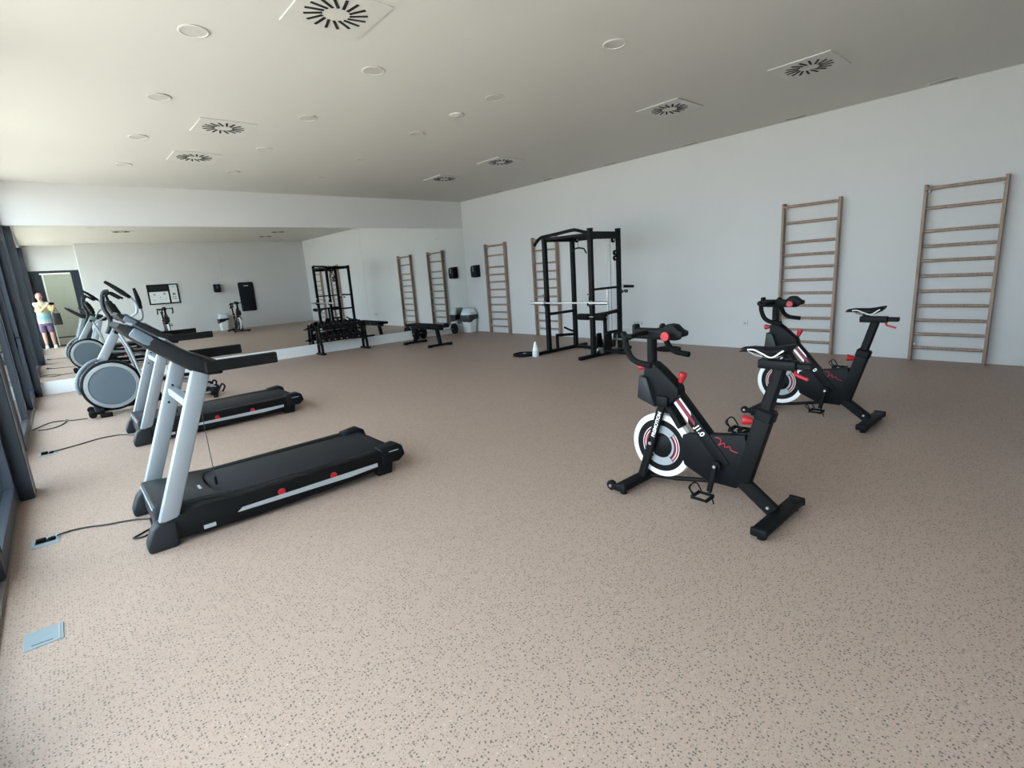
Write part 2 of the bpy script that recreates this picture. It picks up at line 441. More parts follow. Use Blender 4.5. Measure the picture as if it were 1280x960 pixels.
# ------------------------------------------------------------------ ceiling fittings
def vent(loc, label):
    t = thing('swirl_vent', label, 'air vent', loc, 0, 'square swirl air vents in the ceiling')
    b = nb(); bx(b, -.285, .285, -.285, .285, -.011, -.0005, .003); obj('plate', b, 'ventwhite', t)
    n = 16; s0 = None
    for k in range(n):
        a = 2*PI*k/n
        if s0 is None:
            q = nb(); bx(q, -.010, .010, -.062, .062, -.0035, 0); s0 = obj('slot', q, 'hole', t); s = s0
        else:
            s = s0.copy(); COL.objects.link(s)
        c = V((math.cos(a), math.sin(a), 0))*.150
        s.location = (c.x, c.y, -.011); s.rotation_euler = (0, 0, a-PI/2-.22)
    return t
vA = vent((1.825, 3.68, ROOM_H), 'square swirl air vent cut by the top edge of the photo')
vlist = [((1.825, 6.77, ROOM_H), 'square swirl air vent of the window-side row, second from the top edge of the photo'),
         ((1.825, 8.35, ROOM_H), 'square swirl air vent of the window-side row, nearest the mirror wall'),
         ((6.06, 2.17, ROOM_H), 'large square swirl air vent above the right-hand wall bars, nearest on that side'),
         ((6.0, 3.69, ROOM_H), 'square swirl air vent on the right-hand side, second nearest of that row'),
         ((6.0, 6.83, ROOM_H), 'square swirl air vent on the right-hand side, third nearest of that row'),
         ((5.95, 8.41, ROOM_H), 'square swirl air vent on the right-hand side, nearest the mirror corner')]
for l, lab in vlist: dup(vA, l, None, lab)

def downlight(loc, label):
    t = thing('downlight', label, 'ceiling light', loc, 0, 'round recessed downlights')
    b = nb(); lathe(b, [(.098, -.0005), (.102, -.006), (.096, -.010), (.086, -.010), (.084, -.004), (.098, -.0005)], (0, 0, 0), (0, 0, 1), 32); obj('rim', b, 'ventwhite', t)
    b = nb(); lathe(b, [(0, -.006), (.0845, -.006), (.0845, -.002), (0, -.002)], (0, 0, 0), (0, 0, 1), 32); obj('diffuser', b, 'lampdisc', t)
    return t
rows = [(1.112, 'row nearest the windows'), (2.495, 'middle row'), (3.885, 'row farthest from the windows')]
cols = [(4.45, 'nearest the camera'), (6.01, 'second nearest'), (7.55, 'third nearest'), (9.15, 'nearest the mirror')]
dl0 = None
for rx, rn in rows:
    for cy, cn in cols:
        lab = 'round white downlight, %s, %s' % (rn, cn if not (rx > 3 and cy < 5) else 'second nearest'.replace('second nearest', 'just beyond its nearest'))
        if rx > 3 and cy == 6.01: lab = 'round white downlight, %s, halfway along its length' % rn
        if dl0 is None: dl0 = downlight((rx, cy, ROOM_H), lab)
        else: dup(dl0, (rx, cy, ROOM_H), None, lab)
dup(dl0, (3.915, 2.92, ROOM_H), None, 'round white downlight alone at the top middle of the photo')
sd = thing('ceiling_sensor', 'small round white sensor between two downlights of the far row', 'sensor', (3.875, 5.12, ROOM_H))
b = nb(); lathe(b, [(0, -.0005), (.085, -.0005), (.085, -.012), (.05, -.022), (0, -.022)], (0, 0, 0), (0, 0, 1), 24); obj('sensor_body', b, 'ventwhite', sd)
b = nb(); lathe(b, [(0, -.03), (.022, -.028), (.03, -.022), (0, -.022)], (0, 0, 0), (0, 0, 1), 16); obj('lens', b, 'lampdisc', sd)

def slotvent(loc, label):
    t = thing('slot_diffuser', label, 'air vent', loc, 0, 'narrow slot diffusers along the right wall')
    b = nb(); bx(b, -.04, .04, -.14, .14, -.006, -.0005, .002); obj('plate', b, 'ventwhite', t)
    for dx in (-.015, .015): quickpart('slot', t, 'hole', bx, dx-.006, dx+.006, -.125, .125, -.0072, -.006)
    return t
on = ['nearest the camera', 'second nearest', 'third nearest', 'fourth nearest', 'fifth nearest', 'closest to the mirror corner']
s0 = None
for k in range(6):
    loc = (8.02, 1.44+1.565*k, ROOM_H); lab = 'narrow ceiling slot diffuser along the right wall, ' + on[k]
    if s0 is None: s0 = slotvent(loc, lab)
    else: dup(s0, loc, None, lab)
#@@OBJECTS

# ------------------------------------------------------------------ wall bars
def wall_bars(loc, label):
    """origin: floor, middle of the frame, on the wall face; sticks out to -x"""
    t = thing('wall_bars', label, 'wall bars', loc, 0, 'wooden wall bars on the right wall')
    hw = .355
    for s in (-1, 1):
        quickpart('post', t, 'wood', bx, -.105, -.022, s*hw-.016, s*hw+.016, 0, 2.125, .004)
    for i, z in enumerate([2.075, 1.85, 1.582, 1.405, 1.232, 1.05, .866, .688, .508, .335, .162]):
        x = -.105 if i == 0 else -.062
        b = nb(); lathe(b, [(0, -.352), (.013, -.352), (.019, -.30), (.019, .30), (.013, .352), (0, .352)], (0, 0, 0), (0, 1, 0), 12)
        for v in b.verts: v.co = V((v.co.x*.8+x, v.co.y, v.co.z+z))
        obj('rung', b, 'wood', t)
    for z in (.19, 2.03):
        for s in (-1, 1):
            quickpart('bracket', t, 'chrome' if z < 1 else 'silvertrim', bx, -.05, -.001, s*(hw-.017)-.022*(s > 0), s*(hw-.017)+.022*(s < 0), z, z+.035, .002)
    return t
W = ROOM_W
lb = wall_bars((W, 1.155, 0), 'wooden wall bars nearest the camera at the right edge of the photo')
dup(lb, (W, 2.77, 0), None, 'wooden wall bars partly hidden by the farther exercise bike')
dup(lb, (W, 7.97, 0), None, 'wooden wall bars standing behind the power rack')
dup(lb, (W, 9.62, 0), None, 'wooden wall bars between the mirror corner and the power rack')

# ------------------------------------------------------------------ spin bikes (local: y forward, origin under the rear foot bar)
def spin_bike(loc, label):
    t = thing('spin_bike', label, 'exercise bike', loc, 0, 'black and red spin bikes')
    X = lambda x, p: V((x, p[0], p[1]))
    # foot bars
    def foot(y, name):
        b = nb(); bx(b, -.25, .25, y-.040, y+.040, .026, .068, .012, 2); o = obj(name, b, 'black', t)
        for s in (-1, 1):
            quickpart('levelling_foot', o, 'blackmatte', cyl, (s*.215, y, 0), (s*.215, y, .03), .022, .018)
            q = nb(); bx(q, s*.25-.012, s*.25+.012, y-.043, y+.043, .023, .071, .01, 2); obj('end_cap', q, 'plastic', o)
        return o
    foot(.0, 'rear_foot_bar'); ff = foot(.86, 'front_foot_bar')
    for s in (-1, 1):
        q = nb(); cyl(q, (s*.25-.014, .925, .05), (s*.25+.014, .925, .05), .032, n=20, bev=.004); obj('transport_wheel', q, 'blackmatte', ff)
        q = nb(); cyl(q, (s*.25-.020, .925, .05), (s*.25+.020, .925, .05), .010, n=12); obj('wheel_axle', q, 'chrome', ff)
    # main frame
    b = nb(); bar(b, X(0, (.215, .20)), X(0, (.02, .055)), .055, .075, .012, (0, 1, 0)); obj('rear_stay', b, 'black', t)
    quickpart('bolt', t, 'chrome', cyl, (-.034, .05, .085), (-.026, .05, .085), .008)
    b = nb(); bar(b, X(0, (.20, .19)), X(0, (.083, .625)), .066, .092, .016, (0, 1, 0), 2); obj('seat_tube', b, 'black', t)
    b = nb(); bar(b, X(0, (.12, .50)), X(0, (.026, .86)), .048, .058, .010, (0, 1, 0)); obj('seat_post', b, 'plastic', t)
    b = nb(); bar(b, X(0, (.10, .56)), X(0, (.081, .63)), .074, .10, .012, (0, 1, 0)); obj('post_collar', b, 'plastic', t)
    b = nb(); prism(b, [(.56, .405), (.42, .432), (.185, .47), (.14, .27), (.225, .145), (.40, .146), (.55, .212), (.572, .30)], 'YZ', -.030, .030, .010, 2); pan = obj('drive_cover', b, 'plastic', t)
    # red zig-zag mark on both sides of the cover
    zz = [(.372, .448), (.352, .450), (.338, .438), (.340, .424), (.352, .404), (.330, .420), (.316, .424), (.314, .402), (.298, .408), (.284, .409), (.280, .394), (.262, .388), (.242, .384)]
    for s in (-1, 1):
        b = nb(); tube(b, [V((s*.0306, y-.02, z-.022)) for y, z in zz], .0030, 6, 3); obj('zigzag_mark', b, 'red', pan)
    b = nb(); bar(b, X(0, (.635, .665)), X(0, (.285, .265)), .078, .070, .012, (0, 1, 0), 2); dt = obj('down_tube', b, 'black', t)
    d = V((0, .285-.635, .265-.665)).normalized(); nrm = V((0, d.z, -d.y))
    if nrm.z < 0: nrm = -nrm
    def strip(name, m, t0, t1, o0, o1):
        P0 = V((0, .635, .665))
        for s in (-1, 1):
            q = nb(); x = s*.0393
            pts = [P0+d*t0+nrm*o1, P0+d*(t1-.02)+nrm*o1, P0+d*t1+nrm*o0, P0+d*t0+nrm*o0]
            prism(q, [(p.y, p.z) for p in pts], 'YZ', x-.0009, x+.0009); obj(name, q, m, dt, flat=True)
    strip('white_stripe', 'white', .07, .19, .017, .027); strip('red_stripe', 'crimson', .07, .25, -.006, .012); strip('white_stripe', 'white', .07, .21, -.028, -.010)
    P = V((-.0396, .635, .665))+d*.255+nrm*-.012
    text_part('tube_lettering', 'J1.0', .046, 'white', dt, P, d, nrm, .0006, .0012)
    P = V((.0396, .635, .665))+d*.37+nrm*-.012
    text_part('tube_lettering', 'J1.0', .046, 'white', dt, P, -d, nrm, .0006, .0012)
    b = nb(); tube(b, [V((0, .80, .075)), V((0, .60, .10)), V((0, .36, .15))], .014, 10); obj('lower_bar', b, 'black', t)
    # flywheel
    C = V((0, .712, .300))
    b = nb(); lathe(b, [(0, -.02), (.172, -.02), (.172, .02), (0, .02)], C, (1, 0, 0), 48); fw = obj('flywheel', b, 'black', t)
    b = nb(); lathe(b, [(.168, -.022), (.200, -.022), (.205, -.016), (.205, .016), (.200, .022), (.168, .022)], C, (1, 0, 0), 56); obj('white_rim', b, 'white', fw)
    for s in (-1, 1):
        def sector(name, m, r0, r1, a0, a1, h):
            n = max(4, int((a1-a0)/6)); q = nb(); P0 = []; P1 = []
            for k in range(n+1):
                a = math.radians(a0+(a1-a0)*k/n); e = (math.cos(a), math.sin(a))
                P0.append((C.y+e[0]*r0, C.z+e[1]*r0)); P1.append((C.y+e[0]*r1, C.z+e[1]*r1))
            prism(q, P0+P1[::-1], 'YZ', s*.0195, s*(.0205+h)); obj(name, q, m, fw, flat=True)
        sector('pale_decal', 'lightgrey', .080, .130, 62, 136, .0006); sector('pale_decal', 'lightgrey', .080, .130, 228, 304, .0006)
        for a0, a1 in ((-55, 60), (138, 226)):
            sector('pale_decal', 'lightgrey', .078, .092, a0, a1, .0006)
            sector('red_arc', 'crimson', .098, .108, a0, a1, .0006); sector('white_arc', 'white', .109, .113, a0, a1, .0006); sector('red_arc', 'crimson', .114, .124, a0, a1, .0006); sector('white_arc', 'white', .125, .129, a0, a1, .0006)
    b = nb(); lathe(b, [(0, -.032), (.058, -.030), (.072, -.021), (.072, .021), (.058, .030), (0, .032)], C, (1, 0, 0), 32); obj('hub', b, 'plastic', fw)
    # fork
    for s in (-1, 1):
        b = nb(); bar(b, X(s*.052, (.672, .61)), X(s*.052, (.835, .075)), .020, .052, .006, (0, 1, 0)); fk = obj('fork_blade', b, 'black', t)
        quickpart('axle_bolt', fk, 'chrome', cyl, (s*.060, .762, .315), (s*.070, .762, .315), .011)
        dd = V((0, .672-.835, .61-.075)).normalized()
        if s < 0:
            P = V((s*.0622, .835, .075))+dd*.30+V((0, dd.z, -dd.y))*-.014
            text_part('fork_lettering', 'PREMOTION', .031, 'white', fk, P, dd, V((0, dd.z, -dd.y)), .0006, .0008)
        else:
            P = V((s*.0622, .835, .075))+dd*.48+V((0, dd.z, -dd.y))*.014
            text_part('fork_lettering', 'PREMOTION', .031, 'white', fk, P, -dd, V((0, dd.z, -dd.y)), .0006, .0008)
    quickpart('crown', t, 'black', bx, -.066, .066, .64, .72, .56, .63, .012, 2)
    # brake pad block
    b = nb(); bar(b, X(0, (.66, .56)), X(0, (.575, .44)), .07, .035, .006, (0, 1, 0)); obj('brake_block', b, 'plastic', t)
    # head housing with drink holder
    b = nb(); prism(b, [(.815, .815), (.755, .83), (.70, .79), (.585, .69), (.575, .63), (.655, .565), (.73, .56), (.80, .62), (.825, .70)], 'YZ', -.046, .046, .014, 2); hd = obj('head_housing', b, 'plastic', t)
    b = nb(); prism(b, [(.835, .745), (.78, .735), (.72, .555), (.85, .60)], 'YZ', -.075, .075, .010, 2); obj('drink_holder', b, 'darkplastic', t)
    b = nb(); bx(b, -.028, .028, .762, .808, .76, .985, .008); obj('handlebar_post', b, 'plastic', t)
    b = nb(); bx(b, -.036, .036, .60, .905, .968, 1.032, .012, 2); bx(b, -.028, .028, .885, .915, .98, 1.055, .008); obj('handlebar_slider', b, 'plastic', t)
    b = nb(); prism(b, [(.70, .985), (.70, 1.03), (.66, 1.065), (.62, 1.06), (.585, 1.03), (.56, 1.022), (.56, .995), (.62, .975)], 'YZ', -.04, .04, .008, 2); obj('computer_mount', b, 'plastic', t)
    b = nb()
    tube(b, [(-.205, .80, 1.005), (-.10, .80, 1.01), (.10, .80, 1.01), (.205, .80, 1.005)], .015, 10)
    hb = obj('handlebar', b, 'blackmatte', t)
    for s in (-1, 1):
        b = nb(); tube(b, [(s*.195, .80, 1.003), (s*.208, .825, 1.0), (s*.21, .826, .96), (s*.21, .80, .895), (s*.21, .755, .862), (s*.21, .70, 0.852), (s*.21, .655, .848)], .0185, 10, 4); obj('drop_grip', b, 'blackmatte', hb)
        q = nb(); bar(q, (s*.208, .81, .985), (s*.208, .856, 1.03), .034, .04, .010); obj('brake_hood', q, 'plastic', hb)
    # red knobs
    def knob(base, tip, r, name='knob'):
        base, tip = V(base), V(tip); dr = (tip-base); L_ = dr.length
        q = nb(); cyl(q, base, base+dr*.5, .011, n=10); k = obj(name+'_stem', q, 'black', t)
        q = nb(); lathe(q, [(0, L_*.42), (r*.62, L_*.42), (r*.75, L_*.6), (r, L_*.85), (r*.92, L_), (0, L_*1.02)], base, dr, 14); obj(name, q, 'red', t)
    knob((-.04, .64, 1.0), (-.095, .64, 1.0), .028); knob((0, .80, .79), (0, .875, .785), .023); knob((0, .60, .675), (0, .572, .775), .024); knob((-.005, .115, .55), (-.03, .20, .56), .027)
    # saddle with white edge lines
    rings = []
    prof = [(.235, .012, .945, .020), (.215, .022, .955, .026), (.165, .027, .962, .030), (.115, .036, .962, .036), (.075, .052, .963, .045), (.035, .070, .969, .050), (.0, .076, .976, .042), (-.022, .066, .98, .025), (-.03, .05, .98, .012)]
    for y, hw, zt, th in prof:
        rings.append([V((hw*cx, y, zt - th*(.5-.5*cz) if cz > -.5 else zt-th)) for cx, cz in ((-1, -.1), (-.92, .55), (-.55, .92), (0, 1), (.55, .92), (.92, .55), (1, -.1), (.8, -.9), (0, -.7), (-.8, -.9))])
    b = nb(); loft(b, rings); sd = obj('saddle', b, 'plastic', t, ang=60)
    for s in (-1, 1):
        q = nb(); tube(q, [(s*.0285, .185, .944), (s*.033, .15, .946), (s*.044, .10, .929), (s*.062, .06, .918), (s*.074, .03, .926), (s*.079, .005, .946), (s*.074, -.012, .958)], .0042, 6, 4); obj('white_edge', q, 'white', sd)
        q = nb(); tube(q, [(s*.018, .20, .945), (s*.02, .14, .915), (s*.022, .05, .912), (s*.03, .01, .935)], .004, 6, 4); obj('saddle_rail', q, 'chrome', sd)
        q = nb(); bx(q, s*.012-.006, s*.012+.006, .205, .232, .934, .946, .002); obj('red_nose_mark', q, 'crimson', sd)
    b = nb(); bx(b, -.024, .024, .075, .115, .885, .922, .006); obj('saddle_clamp', b, 'plastic', t)
    b = nb(); bx(b, -.034, .034, -.055, .132, .850, .898, .009, 2); bx(b, -.026, .026, -.125, -.055, .859, .893, .006); obj('seat_slider', b, 'plastic', t)
    b = nb(); tube(b, [(0, -.045, .856), (0, -.045, .835), (-.012, -.06, .828), (-.03, -.115, .815)], .008, 8, 4); obj('clamp_lever', b, 'red', t)
    # cranks and pedals
    for s, ang in ((-1, -101), (1, 79)):
        a = math.radians(ang); bb = V((s*.075, .328, .270)); e = bb+V((0, math.cos(a)*-.17 if s < 0 else math.cos(a)*-.17, math.sin(a)*.17))
        b = nb(); bar(b, bb, e, .018, .030, .005, (0, 1, 0)); cr = obj('crank_arm', b, 'black', t)
        quickpart('crank_bolt', cr, 'chrome', cyl, bb+V((s*.008, 0, 0)), bb+V((s*.014, 0, 0)), .009)
        pc = e+V((s*.075, 0, 0))
        b = nb()
        for yo in (-.045, .045): bx(b, pc.x-.045, pc.x+.045, pc.y+yo-.004, pc.y+yo+.004, pc.z-.012, pc.z+.012, .002)
        for xo in (-.045, .045): bx(b, pc.x+xo-.004, pc.x+xo+.004, pc.y-.045, pc.y+.045, pc.z-.008, pc.z+.008, .002)
        bx(b, e.x, pc.x+.04, pc.y-.009, pc.y+.009, pc.z-.009, pc.z+.009, .003)
        pd = obj('pedal', b, 'plastic', cr)
        q = nb(); tube(q, [pc+V((-.045, .03, .01)), pc+V((-.042, .055, .05)), pc+V((0, .06, .065)), pc+V((.042, .055, .05)), pc+V((.045, .03, .01))], .004, 6, 4); tube(q, [pc+V((0, .05, .0)), pc+V((0, .085, .03)), pc+V((0, .06, .065))], .004, 6, 4); obj('toe_cage', q, 'blackmatte', pd)
        q = nb(); cyl(q, e+V((s*.01, 0, 0)), e+V((s*.028, 0, 0)), .011); obj('pedal_axle', q, 'chrome', pd)
        q = nb(); tube(q, [pc+V((.048, -.01, .0)), pc+V((.055, -.03, -.025)), pc+V((.055, -.04, -.055))], .004, 6, 4); obj('strap_end', q, 'blackmatte', pd)
    b = nb(); cyl(b, (-.07, .328, .27), (.07, .328, .27), .028, n=20); obj('bottom_bracket', b, 'plastic', t)
    return t
bk = spin_bike((2.715, 1.005, 0), 'black and red spin bike in the foreground, nearest the camera')
dup(bk, (4.835, 1.115, 0), None, 'black and red spin bike farther back, in front of the wall bars')

# ------------------------------------------------------------------ treadmills (local: x from the front end back, y across)
def treadmill(loc, label):
    t = thing('treadmill', label, 'treadmill', loc, 0, 'treadmills facing the windows')
    HW = .375
    # side rails of the deck: outer skirt with long silver strip, red pads and end cap
    for s in (-1, 1):
        b = nb(); prism(b, [(.06, .035), (.06, .16), (.30, .20), (.48, .185), (1.50, .195), (1.50, .085), (1.36, .05), (.80, .03), (.55, .022)], 'XZ', s*(HW-.10), s*HW, .010, 2); rl = obj('side_rail', b, 'black', t)
        b = nb(); prism(b, [(.47, .085), (.50, .108), (1.42, .118), (1.42, .090), (1.20, .078)], 'XZ', s*HW-.002, s*(HW+.004)); obj('silver_strip', b, 'silvertrim', rl)
        for x in (.74, 1.09):
            q = nb(); lathe(q, [(0, -.012), (.027, -.012), (.024, .008), (0, .010)], (x, s*(HW-.006), .126), (0, s, 0), 14); obj('red_pad', q, 'red', rl)
        q = nb(); bx(q, .28, .345, s*HW-.001, s*(HW+.002), .045, .07, .001); obj('maker_plate', q, 'silvertrim', rl)
        q = nb(); prism(q, [(1.46, .085), (1.46, .205), (1.60, .222), (1.635, .20), (1.655, .125), (1.60, .085)], 'XZ', s*(HW-.115), s*(HW+.004), .010, 2); ec = obj('end_cap', q, 'plastic', t)
        q = nb(); bx(q, 1.52, 1.60, s*(HW+.0035), s*(HW+.0055), .172, .179); obj('badge', q, 'lightgrey', ec)
        q = nb(); prism(q, [(1.43, 0), (1.40, .10), (1.56, .10), (1.54, 0)], 'XZ', s*(HW-.02), s*(HW-.10), .008, 2); obj('rear_foot', q, 'blackmatte', t)
    b = nb(); bx(b, .40, 1.58, -.275, .275, .155, .192, .012, 2); obj('belt', b, 'belt', t)
    b = nb(); cyl(b, (1.575, -.27, .150), (1.575, .27, .150), .042, n=20); obj('rear_roller', b, 'blackmatte', t)
    b = nb(); bx(b, .42, 1.54, -.27, .27, .07, .15, .006); obj('deck_board', b, 'blackmatte', t)
    # motor hood with a scooped rear edge
    poly = [(.065, -.285), (.065, .285), (.50, .285)]
    for k in range(9):
        a = PI/2-PI*k/8; poly.append((.47-.085*math.sin(PI*k/8)**.7, .25*math.sin(a)))
    poly.append((.50, -.285))
    b = nb(); prism(b, poly, 'XY', .05, .235, .014, 2)
    for v in b.verts:
        if v.co.z > .15: v.co.z -= max(0, (v.co.x-.12))*.10
    obj('motor_hood', b, 'darkplastic', t, ang=50)
    quickpart('hood_lip', t, 'lightgrey', bx, .060, .068, -.26, .26, .205, .214, .002)
    quickpart('hood_badge', t, 'silvertrim', bx, .33, .345, -.12, -.04, .2115, .2145)
    # uprights with boots
    for s in (-1, 1):
        y = s*(HW-.032)
        b = nb(); bar(b, (.10, y, .10), (.425, y, .985), .062, .092, .012, (1, 0, 0), 2); up = obj('upright', b, 'silver', t)
        b = nb(); prism(b, [(0.0, 0), (-.006, .045), (.035, .14), (.07, .165), (.155, .15), (.15, .012), (.13, 0)], 'XZ', y-.048, y+.048, .016, 3); obj('boot', b, 'darkplastic', t)
        for z in (.72, .83):
            x = .10+(.425-.10)*(z-.10)/.885
            q = nb(); cyl(q, (x-.01, y-s*.030, z), (x-.01, y-s*.034, z), .008, n=10); obj('screw_cap', q, 'black', up)
    z = .79; x = .10+.325*(z-.10)/.885
    quickpart('cross_bar', t, 'silver', bx, x-.028, x+.028, -(HW-.06), HW-.06, z-.025, z+.025, .006)
    # console: a sloping slab that sweeps up and away from the walker
    prof = [(.53, .985, .405, .072), (.47, .995, .41, .088), (.40, 1.03, .395, .095), (.33, 1.085, .37, .085), (.25, 1.150, .335, .078), (.185, 1.205, .300, .068), (.130, 1.252, .27, .052), (.100, 1.278, .25, .030)]
    def slab(pr, off0, off1):
        rings = []
        for i, (x, z, hw, th) in enumerate(pr):
            p0 = V(pr[max(i-1, 0)][:2]); p1 = V(pr[min(i+1, len(pr)-1)][:2]); d = (p1-p0).normalized(); n = V((-d.y, d.x)) * (1 if -d.y > 0 or d.x > 0 else -1)
            n = V((d.y, -d.x)) if d.x < 0 else V((-d.y, d.x))
            ring = []
            for (u, w_) in ((-1, .1), (-.985, .75), (-.93, 1), (.93, 1), (.985, .75), (1, .1), (.985, -.75), (.90, -1), (-.90, -1), (-.985, -.75)):
                h = off0*th + (w_)*th*.5*off1
                ring.append(V((x+n.x*h, u*hw, z+n.y*h)))
            rings.append(ring)
        return rings
    b = nb(); loft(b, slab(prof, 0, 1)); cs = obj('console', b, 'plastic', t, ang=40)
    b = nb(); loft(b, slab([(.39, 1.036, .24, .012), (.33, 1.085, .24, .012), (.27, 1.137, .23, .012)], 0, 1))
    for v in b.verts: v.co += V((.030, 0, .036))
    obj('control_panel', b, 'silver', cs)
    b = nb(); loft(b, slab([(.245, 1.155, .21, .014), (.19, 1.20, .20, .014), (.14, 1.243, .19, .014)], 0, 1))
    for v in b.verts: v.co += V((.027, 0, .030))
    obj('display', b, 'greydisc', cs)
    b = nb(); box(b, V((.365, -.13, 1.092)), (.09, .14, .004), Matrix.Rotation(.70, 3, 'Y'), .001); obj('white_label', b, 'white', cs)
    b = nb(); box(b, V((.205, -.303, 1.19)), (.16, .03, .055), Matrix.Rotation(.72, 3, 'Y'), .012, 2); obj('side_pod', b, 'greydisc', cs)
    for s in (-1, 1):
        b = nb(); bx(b, .44, .835, s*.405-.019, s*.405+.019, .972, 1.037, .006); obj('handrail', b, 'blackmatte', t)
    b = nb(); tube(b, [(.43, -.10, .99), (.425, -.12, .6), (.425, -.14, .27)], .0022, 6, 6); sc = obj('safety_cord', b, 'cable', t)
    q = nb(); box(q, V((.425, -.14, .245)), (.016, .012, .055), None, .003); obj('clip', q, 'black', sc)
    return t
tm = treadmill((.15, 3.755, 0), 'silver and black treadmill in front, nearest the camera')
dup(tm, (.35, 6.425, 0), None, 'silver and black treadmill in the middle, between treadmill and cross trainer')

# ------------------------------------------------------------------ cross trainer
def cross_trainer(loc):
    t = thing('elliptical_trainer', 'grey and black elliptical cross trainer with round housing near the mirror', 'cross trainer', loc)
    C = V((.29, 0, .355))
    b = nb(); lathe(b, [(0, -.085), (.29, -.085), (.315, -.07), (.322, -.03), (.322, .03), (.315, .07), (.29, .085), (0, .085)], C, (0, 1, 0), 48)
    prism(b, [(.10, .10), (.08, .20), (.30, .665), (.55, .52), (.68, .32), (.78, .16), (.80, .06), (.15, .05)], 'XZ', -.07, .07, .02, 2)
    obj('housing', b, 'plastic', t, ang=40)
    for s in (-1, 1):
        b = nb(); lathe(b, [(.240, s*.084), (.288, s*.084), (.283, s*.096), (.245, s*.100), (.240, s*.084)], C, (0, 1, 0), 48); rg = obj('silver_ring', b, 'lightgrey', t)
        b = nb(); lathe(b, [(0, s*.084), (.244, s*.084), (.240, s*.094), (0, s*.098)], C, (0, 1, 0), 40); obj('disc_cover', b, 'greydisc', t)
    b = nb(); tube(b, [(-.035, -.07, .30), (-.05, -.07, .42), (.0, -.07, .56), (.10, -.07, .66), (.20, -.06, .70)], .022, 8, 5); obj('front_guard', b, 'greydisc', t)
    # front foot with wheels
    b = nb(); bx(b, .06, .15, -.24, .24, .045, .10, .012, 2); bar(b, (.105, 0, .09), (.22, 0, .16), .07, .06, .01); ff = obj('front_foot', b, 'plastic', t)
    for y in (-.24, .24):
        q = nb(); bx(q, .10, .22, y-.03, y+.03, 0, .055, .012, 2); obj('rubber_foot', q, 'blackmatte', ff)
    for y in (-.235, -.12, .20):
        q = nb(); cyl(q, (.03, y-.016, .052), (.03, y+.016, .052), .040, n=18, bev=.005); obj('transport_wheel', q, 'blackmatte', ff)
    # mast and console
    b = nb(); bar(b, (.20, 0, .60), (.50, 0, 1.10), .085, .10, .016, (1, 0, 0), 2); obj('mast', b, 'silver', t)
    b = nb(); tube(b, [(.36, 0, 1.00), (.42, 0, 1.16), (.38, 0, 1.34), (.41, 0, 1.50), (.47, 0, 1.52)], .026, 10, 5); cm = obj('console_mast', b, 'darkplastic', t)
    b = nb(); box(b, V((.47, 0, 1.28)), (.07, .36, .26), Matrix.Rotation(-.35, 3, 'Y'), .02, 3); con = obj('console', b, 'plastic', t)
    b = nb(); box(b, V((.512, 0, 1.30)), (.006, .26, .14), Matrix.Rotation(-.35, 3, 'Y'), .002); obj('screen', b, 'screen', con)
    b = nb(); tube(b, [(.42, -.20, 1.47), (.47, -.20, 1.50), (.55, -.20, 1.44), (.58, -.20, 1.42)], .014, 8, 4); tube(b, [(.42, -.20, 1.47), (.42, .20, 1.47)], .014, 8); tube(b, [(.42, .20, 1.47), (.47, .20, 1.50), (.55, .20, 1.44), (.58, .20, 1.42)], .014, 8, 4)
    obj('fixed_handlebar', b, 'blackmatte', t)
    # moving arms: side, swing offset
    for s, grip, tub, pedx in ((-1, [(.428, 1.633), (.50, 1.570), (.575, 1.495), (.649, 1.425)], [(.640, 1.435), (.69, 1.345), (.678, 1.24), (.604, 1.173), (.50, .98)], .60), (1, [(.757, 1.546), (.768, 1.47), (.779, 1.377), (.788, 1.27)], [(.786, 1.29), (.79, 1.195), (.765, 1.125), (.70, 1.10), (.50, .98)], .86)):
        y = s*.27
        b = nb(); tube(b, [(p[0], y*(1 if i < 3 else .9 if i == 3 else .8), p[1]) for i, p in enumerate(tub)], .016, 10, 6); ar = obj('arm_tube', b, 'silver', t)
        b = nb(); tube(b, [(p[0], y, p[1]) for p in grip], [.016, .024, .029, .019], 12, 5); obj('arm_grip', b, 'blackmatte', ar)
        b = nb(); tube(b, [(.46, y*.8, 1.02), (.53, y*.82, .80), (.60, y*.85, .42)], .016, 10); obj('swing_arm', b, 'silver', t)
        b = nb(); cyl(b, (.60, y*.85-.03, .40), (.60, y*.85+.03, .40), .030, n=16); obj('pivot_cap', b, 'plastic', t)
        b = nb(); tube(b, [(.60, y*.85, .38), (.95, y*.75, .33), (1.40, y*.7, .14)], .022, 10); obj('pedal_rail', b, 'silver', t)
        z = .385 if s < 0 else .34
        b = nb(); prism(b, [(pedx+.12, z-.03), (pedx+.10, z+.09), (pedx+.13, z+.09), (pedx+.16, z+.01), (pedx+.44, z-.02), (pedx+.44, z-.05)], 'XZ', y*.75-.065, y*.75+.065, .008, 2); obj('pedal', b, 'plastic', t)
        b = nb(); cyl(b, (1.40, y*.7-.02, .13), (1.40, y*.7+.02, .13), .045, n=18, bev=.006); obj('roller', b, 'blackmatte', t)
    b = nb(); cyl(b, (.44, -.23, 1.02), (.44, .23, 1.02), .024, n=14); obj('arm_axle', b, 'plastic', t)
    # rear base
    b = nb(); bar(b, (.70, 0, .09), (1.36, 0, .07), .09, .07, .012); bx(b, 1.32, 1.41, -.25, .25, .03, .09, .012, 2); rb = obj('rear_base', b, 'plastic', t)
